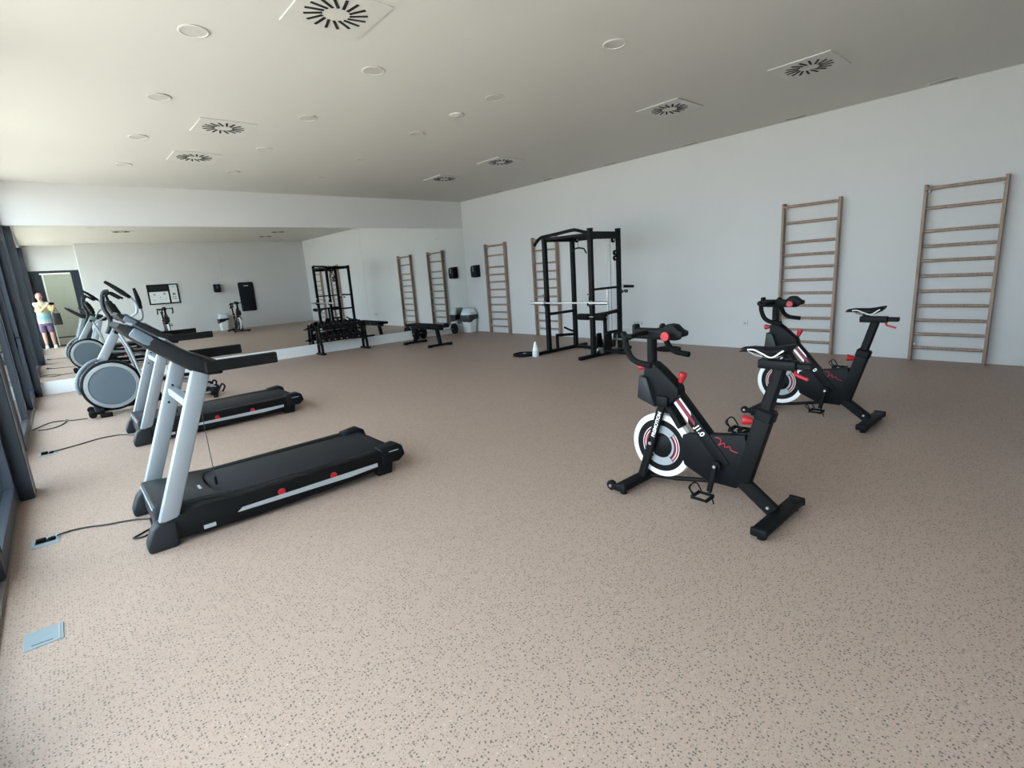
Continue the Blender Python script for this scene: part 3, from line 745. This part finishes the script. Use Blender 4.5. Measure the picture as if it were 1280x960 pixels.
    for s in (-1, 1):
        q = nb(); bar(q, (1.05, s*.19, .085), (1.37, s*.19, .075), .05, .012, .003); obj('glide_track', q, 'silvertrim', rb)
        q = nb(); cyl(q, (1.365, s*.25-.02, 0.0), (1.365, s*.25-.02, .035), .03, n=14); obj('rubber_foot', q, 'blackmatte', rb)
        q = nb(); tube(q, [(1.40, s*.24, .06), (1.44, s*.24, .13), (1.47, s*.24, .17), (1.50, s*.24, .13), (1.46, s*.24, .06)], .012, 8, 4); obj('carry_handle', q, 'plastic', rb)
    return t
cross_trainer((.10, 8.22, 0))

# ------------------------------------------------------------------ floor boxes and cables
def floor_box(loc, label, plug):
    t = thing('floor_box', label, 'floor socket', loc, 0, 'steel floor socket boxes by the windows')
    b = nb(); bx(b, -.066, .066, -.075, .075, 0.0, .004, .0015); obj('cover_plate', b, 'steelplate', t)
    b = nb(); bx(b, .048, .054, -.07, .07, .004, .006); obj('hinge', b, 'silvertrim', t)
    if plug:
        b = nb(); bx(b, -.05, .045, -.025, .025, .004, .005); obj('opening', b, 'hole', t)
        b = nb(); box(b, V((-.02, 0, .016)), (.05, .03, .024), None, .008, 2); box(b, V((.03, .0, .012)), (.035, .028, .016), Matrix.Rotation(.3, 3, 'Z'), .006, 2); obj('plug', b, 'black', t)
    else:
        b = nb(); tube(b, [(-.04, -.05, .0045), (.03, -.055, .0045)], .0012, 6); obj('finger_slot', b, 'hole', t)
    return t
floor_box((-.295, 2.885, 0), 'closed pale steel floor box at the lower left corner', False)
floor_box((-.295, 4.10, 0), 'open floor box with the nearest black plug in it', True)
floor_box((-.295, 6.57, 0), 'open floor box with a plug, level with the middle treadmill', True)
def cable(name, pts, label):
    b = nb(); tube(b, pts, .0055, 8, 6); return tag(obj(name, b, 'cable'), label, 'cable', 'black power cables on the floor')
cable('power_cable', [(-.24, 4.12, .012), (-.17, 4.15, .0062), (-.09, 4.125, .0062), (.0, 4.07, .0062), (.10, 4.03, .0062), (.18, 3.98, .0062), (.245, 3.90, .0062), (.235, 3.80, .0062), (.15, 3.73, .0062), (.105, 3.69, .0062), (.15, 3.665, .0062), (.2, 3.70, .008), (.21, 3.735, .04), (.208, 3.75, .08)], 'black power cable looping to the nearest treadmill')
cable('power_cable', [(-.255, 6.575, .012), (-.2, 6.62, .0062), (-.05, 6.685, .0062), (.12, 6.77, .0062), (.26, 6.76, .0062), (.33, 6.70, .0062), (.37, 6.62, .0062), (.40, 6.54, .02), (.41, 6.52, .06)], 'black power cable running to the middle treadmill')
cable('power_cable', [(-.425, 7.98, .0062), (-.36, 8.13, .0062), (-.28, 8.26, .0062), (-.20, 8.28, .0062), (-.13, 8.20, .0062), (-.16, 8.02, .0062), (-.22, 7.90, .0062), (-.30, 7.86, .0062), (-.38, 7.90, .0062)], 'black loop of cable lying by the window track')
cable('power_cable', [(-.128, 8.212, .0185), (-.08, 8.165, .0062), (.02, 8.12, .0062), (.075, 8.09, .0062)], 'black cable end running under the cross trainer')

# ------------------------------------------------------------------ power rack
RX0, RX1, RY0, RY1, RT = 6.37, 7.07, 5.29, 6.28, 1.965
pr_ = thing('power_rack', 'black power rack with pulldown cables in front of the wall bars', 'power rack', (6.72, 5.785, 0))
def wp(name, m, fn, *a, **k):
    b = nb(); fn(b, *a, **k)
    for v in b.verts: v.co -= V((6.72, 5.785, 0))
    return obj(name, b, m, pr_)
hs = .034
for x in (RX0, RX1):
    for y in (RY0, RY1):
        p = wp('post', 'black', bx, x-hs, x+hs, y-hs, y+hs, .03, RT + (.03 if y == RY0 else 0), .004)
        b = nb(); bx(b, x-6.72-hs-.003, x-6.72+hs+.003, y-5.785-hs-.003, y-5.785+hs+.003, RT + (.03 if y == RY0 else 0), RT + (.045 if y == RY0 else .012), .003); obj('post_cap', b, 'plastic', p)
for y in (RY0, RY1):
    wp('base_beam', 'black', bx, 6.08 if y > 6 else 6.03, 7.36, y-hs, y+hs, .0, .055, .005)
    wp('top_beam', 'black', bx, RX0+hs, RX1-hs, y-hs*.8, y+hs*.8, (1.85 if y == RY0 else 1.885), RT-.005, .004)
    wp('safety_arm', 'black', bx, RX0+hs, RX1-hs, y-.024, y+.024, .655, .70, .005)
wp('rear_base_beam', 'black', bx, RX1-hs, RX1+hs, RY0+hs, RY1-hs, .0, .05, .005)
wp('rear_top_beam', 'black', bx, RX1-.025, RX1+.025, RY0+hs, RY1-hs, 1.885, 1.955, .004)
wp('pull_up_bar', 'blackmatte', tube, [(6.36, 6.50, 1.85), (6.34, 6.44, 1.89), (6.33, 6.33, 1.955), (6.32, 6.20, 1.97), (6.30, 5.9, 1.985), (6.28, 5.60, 2.005), (6.28, 5.49, 2.00), (6.32, 5.38, 1.965), (6.36, 5.30, 1.94)], .026, 10, 4)
wp('front_top_beam', 'black', bx, RX0-.02, RX0+.02, RY0+hs, RY1-hs, 1.905, 1.945, .004)
wp('side_brace', 'black', bx, RX0+hs, RX1-hs, RY0-.018, RY0+.018, 1.06, 1.095, .004)
# dip frame at the far side
wp('dip_frame', 'black', bar, (6.58, RY1, .055), (6.58, RY1, .30), .045, .045)
wp('dip_frame_top', 'black', bar, (6.56, RY1, .29), (7.04, RY1, .25), .045, .045)
wp('dip_handle', 'blackmatte', tube, [(6.80, RY1+.02, .40), (6.95, RY1+.01, .33), (7.04, RY1, .30)], .018, 8)
# hooks for the bar
for y in (RY0, RY1):
    hk = wp('bar_hook', 'plastic', bx, RX0-.085, RX0-hs, y-.036, y+.036, .83, .85, .004)
    b = nb(); bx(b, RX0-.085-6.72, RX0-.07-6.72, y-.036-5.785, y+.036-5.785, .845, .875, .003); bx(b, RX0-.042-6.72, RX0-.031-6.72, y-.036-5.785, y+.036-5.785, .80, .97, .003); obj('hook_lip', b, 'plastic', hk)
    b = nb(); cyl(b, (RX0-6.72-.03, y-5.785+.03, 1.01), (RX0-6.72-.065, y-5.785+.045, 1.01), .012, n=10); obj('pin', b, 'chrome', hk)
# pulldown: trolley, cables, pulleys, roller pads, row bar
wp('pulley_beam', 'black', bx, 6.68, 6.74, RY0+hs, 5.92, 1.895, 1.95, .004)
for (x, y, z) in ((6.71, 5.86, 1.88), (6.94, RY0, 1.83), (6.98, RY0, 1.63), (6.98, RY0, 1.545), (6.60, RY0, .13)):
    p = wp('pulley', 'blackmatte', cyl, (x-.0, y-.014, z), (x, y+.014, z), .042, n=20, bev=.004)
    b = nb(); cyl(b, (x-6.72, y-5.785-.018, z), (x-6.72, y-5.785+.018, z), .012, n=10); obj('pulley_pin', b, 'chrome', p)
for i, x in enumerate((6.80, 6.88, 6.945, 6.985, 7.015)):
    wp('cable_line', 'silvertrim' if i != 1 else 'cable', cyl, (x, RY0+.01, .36), (x, RY0+.01, 1.86), .0045 if i in (0, 3) else .0035, n=6)
wp('guide_rod', 'chrome', cyl, (6.76, RY0, .06), (6.76, RY0, 1.06), .008, n=8)
wp('lat_cable', 'cable', cyl, (6.71, 5.83, 1.76), (6.71, 5.83, 1.85), .004, n=6)
lt = wp('lat_bar', 'plastic', tube, [(6.71, 6.03, 1.645), (6.71, 5.995, 1.715), (6.71, 5.96, 1.735), (6.71, 5.86, 1.75), (6.71, 5.76, 1.735), (6.71, 5.73, 1.72), (6.71, 5.69, 1.655)], .0125, 8, 3)
lt.location = (0, -.03, 0)
tro = wp('weight_trolley', 'black', bx, 6.74, 7.02, RY0-.03, RY0+.03, .33, .375, .005)
wp('trolley_post', 'black', bx, 6.66, 6.71, RY0-.025, RY0+.025, .055, .66, .005)
for y0, y1 in ((RY0-.06, RY0-.10), (RY0+.06, RY0+.10)):
    wp('guard_plate', 'plastic', prism, [(6.52, .08), (6.57, .36), (6.66, .36), (6.72, .08)], 'XZ', y0, y1, .004)
b = nb()
for s in (-1, 1): cyl(b, (6.86, RY0+s*.03, .24), (6.86, RY0+s*.25, .24), .02, n=12)
for v in b.verts: v.co -= V((6.72, 5.785, 0))
obj('trolley_horn', b, 'chrome', pr_)
wp('trolley_leg', 'black', bar, (6.80, RY0, .34), (6.84, RY0, .10), .04, .05)
wp('trolley_leg', 'black', bar, (6.95, RY0, .34), (6.90, RY0, .10), .04, .05)
wp('foot_plate', 'darkplastic', bx, 6.76, 7.02, RY0-.16, RY0+.16, .056, .075, .005)
wp('pad_arm', 'black', bar, (7.05, RY0-.03, .70), (6.36, RY0-.05, .66), .05, .05)
for y0, y1 in ((RY0-.30, RY0-.08), (RY0+.04, RY0+.26)):
    wp('roller_pad', 'blackmatte', cyl, (6.33, y0, .655), (6.33, y1, .655), .052, n=20, bev=.014)
wp('pad_axle', 'chrome', cyl, (6.33, RY0-.33, .655), (6.33, RY0+.28, .655), .012, n=10)
wp('low_pulley_bracket', 'chrome', lathe, [(0, -.04), (.05, -.04), (.05, .04), (0, .04)], (6.50, RY0-.04, .10), (0, 1, 0), 18)
wp('low_strut', 'black', bar, (6.54, RY0-.06, .10), (6.78, RY0-.34, .03), .04, .045)
for x, y in ((RX1, RY0),):
    wp('plate_horn', 'black', cyl, (x+hs, y, 1.085), (x+.40, y, 1.06), .024, n=14, bev=.003)
    wp('horn_collar', 'chrome', cyl, (x+hs, y, 1.085), (x+hs+.06, y, 1.081), .028, n=14)
for x in (7.12, 7.24):
    b = nb(); pts = []
    for k in range(25):
        a = 2*PI*k/6; pts.append(V((x-6.72+.004*k*.5, y_ if False else RY0-5.785+.026*math.cos(a), 1.015+.026*math.sin(a)-.02)))
    tube(b, pts, .004, 6); obj('spring_clip', b, 'black', pr_)
wp('low_handle', 'chrome', cyl, (7.05, RY0-.02, .36), (7.32, RY0-.02, .355), .009, n=10)
# barbell resting on the hooks
bb = thing('barbell', 'chrome barbell without plates resting on the power rack hooks', 'barbell', (6.308, 5.785, .866))
b = nb(); cyl(b, (0, -.52, 0), (0, .50, 0), .0135, n=12); obj('shaft', b, 'chrome', bb)
for s, a0, a1 in ((-1, -.52, -.86), (1, .50, .84)):
    q = nb(); cyl(q, (0, a0, 0), (0, a1, 0), .025, n=16, bev=.003); sl = obj('sleeve', q, 'chrome', bb)
    q = nb(); cyl(q, (0, a0-s*.012, 0), (0, a0+s*.012, 0), .038, n=18, bev=.003); obj('collar', q, 'chrome', sl)
bb.location = (6.308, 5.785, .876)

# cone-topped bottle and two loose discs on the floor
cb = thing('cone_bottle', 'white cone-topped bottle standing on the floor beside the power rack', 'bottle', (5.99, 6.24, 0))
b = nb(); lathe(b, [(0, 0), (.052, 0), (.056, .02), (.056, .085), (.046, .105), (0, .105)], (0, 0, 0), (0, 0, 1), 20); obj('bottle_body', b, 'lid', cb)
b = nb(); lathe(b, [(0, .103), (.052, .103), (.052, .115), (.012, .255), (0, .26)], (0, 0, 0), (0, 0, 1), 20); obj('cone_cap', b, 'white', cb)
def disc(loc, label, r=.17, holes=True):
    t = thing('weight_plate', label, 'weight plate', loc, 0, 'loose black weight plates')
    b = nb(); lathe(b, [(.026, 0), (r*.98, 0), (r, .008), (r, .030), (r*.97, .036), (r*.80, .036), (r*.77, .024), (.060, .024), (.055, .034), (.026, .034), (.026, 0)], (0, 0, 0), (0, 0, 1), 36); obj('plate_body', b, 'blackmatte', t)
    b = nb(); annulus(b, .0255, .034, .001, .036, (0, 0, 0), (0, 0, 1), 20); obj('steel_sleeve', b, 'chrome', t)
    return t
wpl = disc((5.99, 6.52, 0), 'black weight plate lying flat on the floor beside the cone-topped bottle', .20)
dup(wpl, (7.50, 4.63, 0), None, 'black weight plate lying flat on the floor right of the power rack')

# ------------------------------------------------------------------ flat bench
bn = thing('weight_bench', 'black flat weight bench standing in front of the mirror', 'bench', (5.98, 9.60, 0))
for y, n in ((-.48, 'front_foot'), (.52, 'rear_foot')):
    b = nb(); bx(b, -.29, .29, y-.035, y+.035, .012, .055, .006); f = obj(n, b, 'black', bn)
    for s in (-1, 1):
        q = nb(); bx(q, s*.25-.045, s*.25+.045, y-.04, y+.04, 0, .02, .004); obj('rubber_cap', q, 'blackmatte', f)
b = nb(); bar(b, (0, -.48, .05), (0, -.40, .37), .075, .06, .005, (0, 1, 0)); bar(b, (0, .52, .05), (0, .42, .37), .075, .06, .005, (0, 1, 0)); obj('leg_frame', b, 'black', bn)
b = nb(); bx(b, -.04, .04, -.60, .60, .345, .395, .006); obj('spine', b, 'black', bn)
b = nb(); bx(b, -.14, .14, -.30, .66, .392, .452, .018, 3); obj('back_pad', b, 'blackmatte', bn)
b = nb(); bx(b, -.14, .14, -.68, -.325, .392, .452, .018, 3); obj('seat_pad', b, 'blackmatte', bn)
b = nb(); cyl(b, (-.05, -.72, .44), (.05, -.72, .44), .035, n=14, bev=.006); obj('grip', b, 'plastic', bn)

# curl bar with plates by the mirror plinth
cb = thing('curl_bar', 'zigzag curl bar lying by the mirror plinth behind the bench', 'curl bar', (6.95, 10.72, .15))
b = nb(); tube(b, [(-.72, 0, 0), (-.30, 0, -.003), (-.20, -.03, -.005), (-.08, .03, -.007), (.08, .03, -.01), (.20, -.03, -.012), (.30, 0, -.014), (.68, 0, -.018)], .013, 10); obj('shaft', b, 'chrome', cb)
def standing_plate(x, r, label, z):
    t = thing('bar_plate', label, 'weight plate', (x, 10.72, r), 0, 'plates on the curl bar')
    b = nb(); lathe(b, [(.016, -.014), (r*.75, -.010), (r*.80, -.020), (r, -.020), (r, .020), (r*.80, .020), (r*.75, .010), (.016, .014), (.016, -.014)], (0, 0, 0), (1, 0, 0), 32); obj('plate_body', b, 'blackmatte', t)
    b = nb(); annulus(b, .0150, .030, -.022, .022, (0, 0, z-r), (1, 0, 0), 18); obj('hub', b, 'plastic', t)
standing_plate(6.37, .150, 'largest black plate on the left end of the curl bar', .15)
standing_plate(6.57, .146, 'black plate on the curl bar under the middle of the bench', .147)
standing_plate(7.50, .134, 'black plate on the right end of the curl bar, near the bin', .134)

# ------------------------------------------------------------------ dumbbell rack with dumbbells
dr = thing('dumbbell_rack', 'black two-tier dumbbell rack in front of the mirror', 'dumbbell rack', (4.53, 10.68, 0))
for s in (-1, 1):
    for yo in (-.12, .08):
        b = nb(); bar(b, (s*.50, yo, .03), (s*.50, yo*.6+.02, .60), .045, .05, .004); obj('upright', b, 'black', dr)
    b = nb(); bx(b, s*.50-.045, s*.50+.045, -.18, .16, 0, .035, .006); obj('foot', b, 'black', dr)
    b = nb(); bx(b, s*.50-.02, s*.50+.02, -.10, .10, .20, .24, .004); obj('tie', b, 'black', dr)
for z in (.26, .50):
    for yo, dz in ((-.085, 0), (.075, .035)):
        b = nb(); bx(b, -.60, .60, yo-.024, yo+.024, z+dz, z+dz+.022, .004); obj('shelf_rail', b, 'black', dr)
on7 = ['leftmost', 'second from the left', 'third from the left', 'middle one', 'third from the right', 'second from the right', 'rightmost']
db0 = {}
for tier, z, tn in ((0, .26, 'lower'), (1, .50, 'upper')):
    for k in range(7):
        r = .050+.001*(6-k) if tier == 0 else .047+.001*(6-k)
        x = 4.53-.396+.132*k
        t = thing('dumbbell', 'black hex dumbbell, %s on the %s tier of the rack' % (on7[k], tn), 'dumbbell', (x, 10.68-.005, z+.0395+r), 0, 'hex dumbbells on the rack')
        t.rotation_euler = (math.atan2(.035, .16), 0, 0)
        b = nb(); cyl(b, (0, -.08, 0), (0, .08, 0), .016, n=10); obj('handle', b, 'chrome', t)
        for s in (-1, 1):
            q = nb(); cyl(q, (0, s*.055, 0), (0, s*.135, 0), r*1.13, r*1.05, n=6); 
            obj('head', q, 'blackmatte', t, flat=True)

# ------------------------------------------------------------------ bins, dispensers, notice board, mat, sockets
def waste_bin(loc, label, rz=0):
    t = thing('waste_bin', label, 'waste bin', loc, rz, 'white waste bins with black liners')
    def sq(z, a): return [V((x*a, y*a, z)) for x, y in ((-1, -.75), (-.75, -1), (.75, -1), (1, -.75), (1, .75), (.75, 1), (-.75, 1), (-1, .75))]
    b = nb(); loft(b, [sq(0, .115), sq(.02, .122), sq(.42, .158), sq(.43, .158)]); obj('bin_body', b, 'white', t)
    b = nb(); n = 24; r0 = []; r1 = []; r2 = []
    for k in range(n):
        a = 2*PI*k/n; ca, sa = math.cos(a), math.sin(a); m_ = max(abs(ca), abs(sa)); e = V((ca/m_, sa/m_, 0))
        dz = .035+.13*(.5+.5*math.cos(a-3.5))+.010*math.sin(5*a)
        r0.append(e*.164+V((0, 0, .445))); r1.append(e*.1655+V((0, 0, .425))); r2.append(e*(.167-.05*dz)+V((0, 0, .425-dz)))
    loft(b, [r0, r1, r2]); obj('liner', b, 'bag', t)
    b = nb(); loft(b, [sq(.447, .168), sq(.475, .166), sq(.60, .118), sq(.615, .10)]); ld = obj('lid', b, 'lid', t)
    b = nb(); bx(b, -.07, .07, -.152, -.146, .50, .57, .002); obj('flap', b, 'white', ld)
    return t
wb = waste_bin((7.94, 10.66, 0), 'white waste bin with black liner in the mirror corner', .15)
dup(wb, (4.72, .065, 0), 0, 'white waste bin with black liner by the wall opposite the mirror, seen only reflected')

def dispenser(loc, rz, label):
    t = thing('towel_dispenser', label, 'dispenser', loc, rz, 'black wall towel dispensers')
    b = nb(); prism(b, [(-.001, -.15), (-.001, .15), (-.13, .13), (-.15, .05), (-.14, -.15)], 'YZ', -.11, .11, .012, 2); c = obj('casing', b, 'plastic', t)
    b = nb(); bx(b, -.02, .02, -.155, -.140, -.02, .10, .003); obj('window_slit', b, 'greydisc', c)
    b = nb(); bx(b, -.07, .07, -.11, -.07, -.158, -.150, .002); obj('outlet', b, 'blackmatte', c)
    return t
dispenser((ROOM_W, 10.42, 1.52), -PI/2, 'black towel dispenser on the right wall beside the mirror')
dispenser((4.735, BY, 1.57), PI, 'black towel dispenser opposite the mirror, seen only reflected')

nbd = thing('notice_board', 'black framed notice board with white sheets, seen only in the mirror', 'notice board', (3.04, BY, 1.478))
# reading direction runs towards -x on this wall
b = nb(); bx(b, -.455, .455, .001, .016, -.335, .335); obj('backing', b, 'darkplastic', nbd)
for x0, x1, z0, z1 in ((-.47, .47, .31, .345), (-.47, .47, -.345, -.31), (-.47, -.43, -.31, .31), (.43, .47, -.31, .31)):
    b = nb(); bx(b, x0, x1, .001, .03, z0, z1, .003); obj('frame_bar', b, 'black', nbd)
b = nb(); bx(b, .15, .19, .001, .028, -.31, .31, .003); obj('frame_bar', b, 'black', nbd)
b = nb(); bx(b, -.425, .14, .0165, .019, -.305, .09); s1 = obj('wide_sheet', b, 'whitepaper', nbd)
for x, z, r in ((-.28, .0, .035), (.02, .01, .04), (-.12, -.1, .02), (.05, -.16, .02), (-.3, -.2, .02)):
    b = nb(); lathe(b, [(0, .0), (r, .0), (r, .0006), (0, .0006)], (x, .0191, z), (0, 1, 0), 14); obj('printed_mark', b, 'lightgrey', s1)
b = nb(); bx(b, .195, .425, .0165, .019, -.30, .305); s2 = obj('narrow_sheet', b, 'whitepaper', nbd)
b = nb()
lathe(b, [(0, 0), (.052, 0), (.052, .0006), (0, .0006)], (.31, .0191, -.02), (0, 1, 0), 20); bx(b, .285, .335, .0191, .0197, .02, .055)
for v in b.verts: v.co.z = -.02+(v.co.z+.02)*.55
obj('printed_mark', b, 'greydisc', s2)
for z, w_ in ((-.11, .06), (-.16, .075), (-.19, .05), (.24, .08)):
    b = nb(); bx(b, .31-w_, .31+w_, .0191, .0196, z-.009, z+.009); obj('printed_mark', b, 'greydisc' if z < -.1 and z > -.12 else 'lightgrey', s2)

mt = thing('hanging_mat', 'dark exercise mat with a handle slot hanging opposite the mirror', 'exercise mat', (5.74, BY, 1.18))
b = nb(); prism(b, [(-.265, -.52), (-.235, -.55), (.235, -.55), (.265, -.52), (.275, .50), (.245, .55), (-.245, .55), (-.275, .50)], 'XZ', .003, .045, .008, 2); mo = obj('mat_body', b, 'belt', mt)
b = nb(); bx(b, -.08, .08, .0448, .0475, .39, .44, .001); obj('handle_slot', b, 'lightgrey', mo)

def socket(loc, label):
    t = thing('wall_socket', label, 'wall socket', loc, 0, 'white sockets low on the right wall')
    for k in (-1, 0, 1):
        b = nb(); bx(b, -.010, -.0005, k*.075-.035, k*.075+.035, -.035, .035, .004); p = obj('cover', b, 'wall', t)
        q = nb(); cyl(q, (-.0115, k*.075, 0), (-.009, k*.075, 0), .02, n=16); obj('socket_well', q, 'lightgrey', p)
    return t
socket((ROOM_W, 5.66, .34), 'triple white wall socket low on the wall beside the power rack')
q = thing('wall_socket', 'small white wall socket low on the wall left of the middle wall bars', 'wall socket', (ROOM_W, 3.66, .40), 0, 'white sockets low on the right wall')
b = nb(); bx(b, -.010, -.0005, -.04, .04, -.04, .04, .004); p = obj('cover', b, 'wall', q)
b = nb(); cyl(b, (-.0115, 0, 0), (-.009, 0, 0), .02, n=16); obj('socket_well', b, 'lightgrey', p)
sn = thing('wall_sensor', 'tiny white sensor high on the right wall near the mirror corner', 'sensor', (ROOM_W, 9.68, 2.46))
b = nb(); lathe(b, [(0, .0005), (.022, .0005), (.020, .012), (0, .014)], (0, 0, 0), (-1, 0, 0), 16); obj('sensor_body', b, 'white', sn)
b = nb(); lathe(b, [(0, .013), (.008, .013), (0, .018)], (0, 0, 0), (-1, 0, 0), 10); obj('lens', b, 'hole', sn)

# ------------------------------------------------------------------ the photographer, seen in the mirror
def fuse(bm, voxel, smooth, name, m, parent):
    me = bpy.data.meshes.new('tmp'); bm.to_mesh(me); bm.free()
    o = bpy.data.objects.new('tmp', me); COL.objects.link(o)
    r = o.modifiers.new('r', 'REMESH'); r.mode = 'VOXEL'; r.voxel_size = voxel
    s = o.modifiers.new('s', 'SMOOTH'); s.iterations = smooth; s.factor = .5
    dg = bpy.context.evaluated_depsgraph_get(); out = bpy.data.meshes.new_from_object(o.evaluated_get(dg))
    bpy.data.objects.remove(o); out.name = name; out.materials.clear(); out.materials.append(M[m]); out.shade_smooth()
    ob = bpy.data.objects.new(name, out); COL.objects.link(ob); ob.parent = parent; return ob
def ball(bm, c, rx, ry=None, rz=None, rot=None):
    t = nb(); bmesh.ops.create_uvsphere(t, u_segments=16, v_segments=10, radius=1)
    ry = rx if ry is None else ry; rz = rx if rz is None else rz
    Mx = Matrix.Translation(c) @ (rot.to_4x4() if rot else Matrix()) @ Matrix.Diagonal((rx, ry, rz, 1))
    bmesh.ops.transform(t, matrix=Mx, verts=t.verts[:]); join(bm, t)
def limb(bm, pts, rad):
    for i in range(len(pts)-1): cyl(bm, pts[i], pts[i+1], rad[i], rad[i+1], n=14)
    for p, r in zip(pts, rad): ball(bm, V(p), r)
PX, PY = -.235, -.45
pe = thing('person', 'person in a yellow and blue top photographing the room, seen in the mirror', 'person', (PX, PY, 0))
L = lambda x, y, z: V((x-PX, y-PY, z))
# phone held level in front of the chest, behind the lens
pc = V((0, 0, EYE)) - fwd*.016 + R_*.042 + D_*.012
ph = thing('phone', 'black smartphone held up by the person in the mirror', 'phone', pc)
rotp = Matrix((R_, -D_, -fwd)).transposed()
b = nb(); box(b, V((0, 0, 0)), (.150, .072, .008), rotp, .003, 2); obj('phone_body', b, 'black', ph)
b = nb(); box(b, rotp @ V((0, 0, .0044)), (.140, .064, .0008), rotp, 0); obj('phone_screen', b, 'screen', ph)
hR = pc + R_*.088 - fwd*.012 + D_*.012
hL = pc - R_*.088 - fwd*.020 + D_*.012
b = nb()
# trunk, neck, head
loft(b, [ell((0, 0, .86), .15, .10), ell((0, 0, .94), .165, .115), ell((0, .005, 1.08), .14, .10), ell((0, .01, 1.22), .145, .105), ell((0, .005, 1.36), .165, .11), ell((0, -.005, 1.44), .15, .08), ell((0, -.01, 1.49), .07, .06)])
limb(b, [(0, -.005, 1.44), (0, .01, 1.56)], [.058, .052])
ball(b, (-.005, .025, 1.645), .074, .092, .112); ball(b, (-.005, .045, 1.585), .055, .065, .05)
cyl(b, (-.005, .105, 1.655), (-.005, .133, 1.622), .010, .016, n=10); ball(b, (-.005, .128, 1.622), .015, .013, .011)
for s in (-1, 1): ball(b, (-.005+s*.076, .015, 1.635), .012, .022, .032)
for s, el, hd in ((1, L(.02, -.33, 1.19), hR), (-1, L(-.275, -.27, 1.20), hL)):
    sh = V((s*.150, -.005, 1.425)); h = hd-V((PX, PY, 0))
    back = (el-h).normalized(); wr = h+back*.075
    limb(b, [sh, (sh+el)/2, el, (el*2+wr)/3, wr], [.056, .047, .041, .040, .027])
    # palm and fingers wrapped round the phone's end
    inward = -R_*s
    limb(b, [wr, h+back*.02, h], [.026, .030, .026])
    for k in range(4):
        base = h + D_*(.022-.016*k) - fwd*.002
        out_ = base + inward*.010 + fwd*.006
        tip = base + inward*(.030-.003*abs(k-1)) + fwd*.0012
        limb(b, [h+back*.005+D_*(.016-.011*k), base - inward*.006 + fwd*.002, tip - fwd*.018 if False else tip - fwd*.004], [.0095, .009, .0075])
    limb(b, [h+back*.015-D_*.018, h-D_*.034+inward*.008-fwd*.014, h-D_*.030+inward*.030-fwd*.014], [.0115, .0105, .0085])
# legs
for s in (-1, 1):
    limb(b, [(s*.085, 0, .90), (s*.09, .01, .70), (s*.095, .015, .49), (s*.095, -.01, .34), (s*.095, -.02, .10)], [.098, .080, .056, .055, .036])
    limb(b, [(s*.097, -.03, .07), (s*.105, .07, .045), (s*.11, .14, .035)], [.036, .034, .028])
fuse(b, .0075, 4, 'body', 'skin', pe)
# hair, eyes, mouth
b = nb(); ball(b, (-.005, .005, 1.672), .086, .098, .098); ball(b, (-.005, -.045, 1.60), .072, .055, .10)
t_ = b
for v in [v for v in t_.verts if v.co.y > .068 and v.co.z < 1.71]: v.co.y = .050
fuse(t_, .009, 3, 'hair', 'hair', pe)
for s in (-1, 1):
    b = nb(); ball(b, (-.005+s*.031, .105, 1.655), .012, .010, .008); e = obj('eye', b, 'white', pe)
    b = nb(); ball(b, (-.005+s*.031, .1125, 1.655), .0055, .004, .0055); obj('iris', b, 'hole', e)
b = nb(); ball(b, (-.005, .109, 1.588), .022, .007, .006); obj('mouth', b, 'crimson', pe)
# loose top with wide sleeves
b = nb()
loft(b, [ell((0, 0, .80), .178, .135), ell((0, 0, .95), .180, .135), ell((0, .005, 1.15), .160, .128), ell((0, .005, 1.32), .165, .125), ell((0, 0, 1.42), .155, .10), ell((0, -.005, 1.475), .085, .075)])
for s, el in ((1, L(.02, -.33, 1.19)), (-1, L(-.275, -.27, 1.20))):
    sh = V((s*.140, -.005, 1.42)); limb(b, [sh, (sh+el)/2, sh*.12+el*.88], [.065, .070, .072])
    limb(b, [V((s*.12, 0, 1.22)), (sh+el)/2+V((0, 0, -.05))], [.07, .05])
fuse(b, .012, 5, 'loose_top', 'tiedye', pe)
b = nb()
loft(b, [ell((0, 0, .74), .168, .12), ell((0, 0, .86), .17, .12), ell((0, 0, .95), .16, .115)])
for s in (-1, 1): limb(b, [(s*.088, .005, .78), (s*.095, .01, .57)], [.092, .086])
fuse(b, .012, 4, 'shorts', 'purple', pe)
for s in (-1, 1):
    b = nb(); x = s*.105
    loft(b, [ell((x, .045, 0), .046, .140, 20, 2.6), ell((x, .045, .022), .050, .145, 20, 2.6), ell((x, .035, .055), .045, .125, 20, 2.4), ell((x, -.005, .085), .040, .070, 20, 2.2), ell((x, -.02, .10), .038, .050, 20)])
    sh = obj('shoe', b, 'white', pe, ang=60)
    q = nb()
    for k in range(3): tube(q, [(x-.022, .02+.028*k, .079-.010*k), (x, .02+.028*k, .087-.010*k), (x+.022, .02+.028*k, .079-.010*k)], .003, 6)
    obj('laces', q, 'lightgrey', sh)
# tote bag on the forearm
bg_ = thing('tote_bag', 'black tote bag hanging from the forearm of the person in the mirror', 'bag', (.065, -.265, .73))
b = nb(); loft(b, [ell((0, 0, 0), .105, .045, 20, 4), ell((0, 0, .02), .115, .052, 20, 4), ell((.0, 0, .25), .108, .045, 20, 3.4), ell((0, 0, .37), .10, .028, 20, 3)]); obj('bag_body', b, 'bag', bg_, ang=60)
for yo in (-.016, .016):
    b = nb(); tube(b, [(-.06, yo, .36), (-.035, yo*.8, .46), (-.015, yo*.6+.005, .555), (.0, yo*.6+.01, .565), (.018, yo*.6+.005, .545), (.04, yo*.8, .46), (.06, yo, .36)], .007, 8, 4); obj('strap', b, 'blackmatte', bg_)
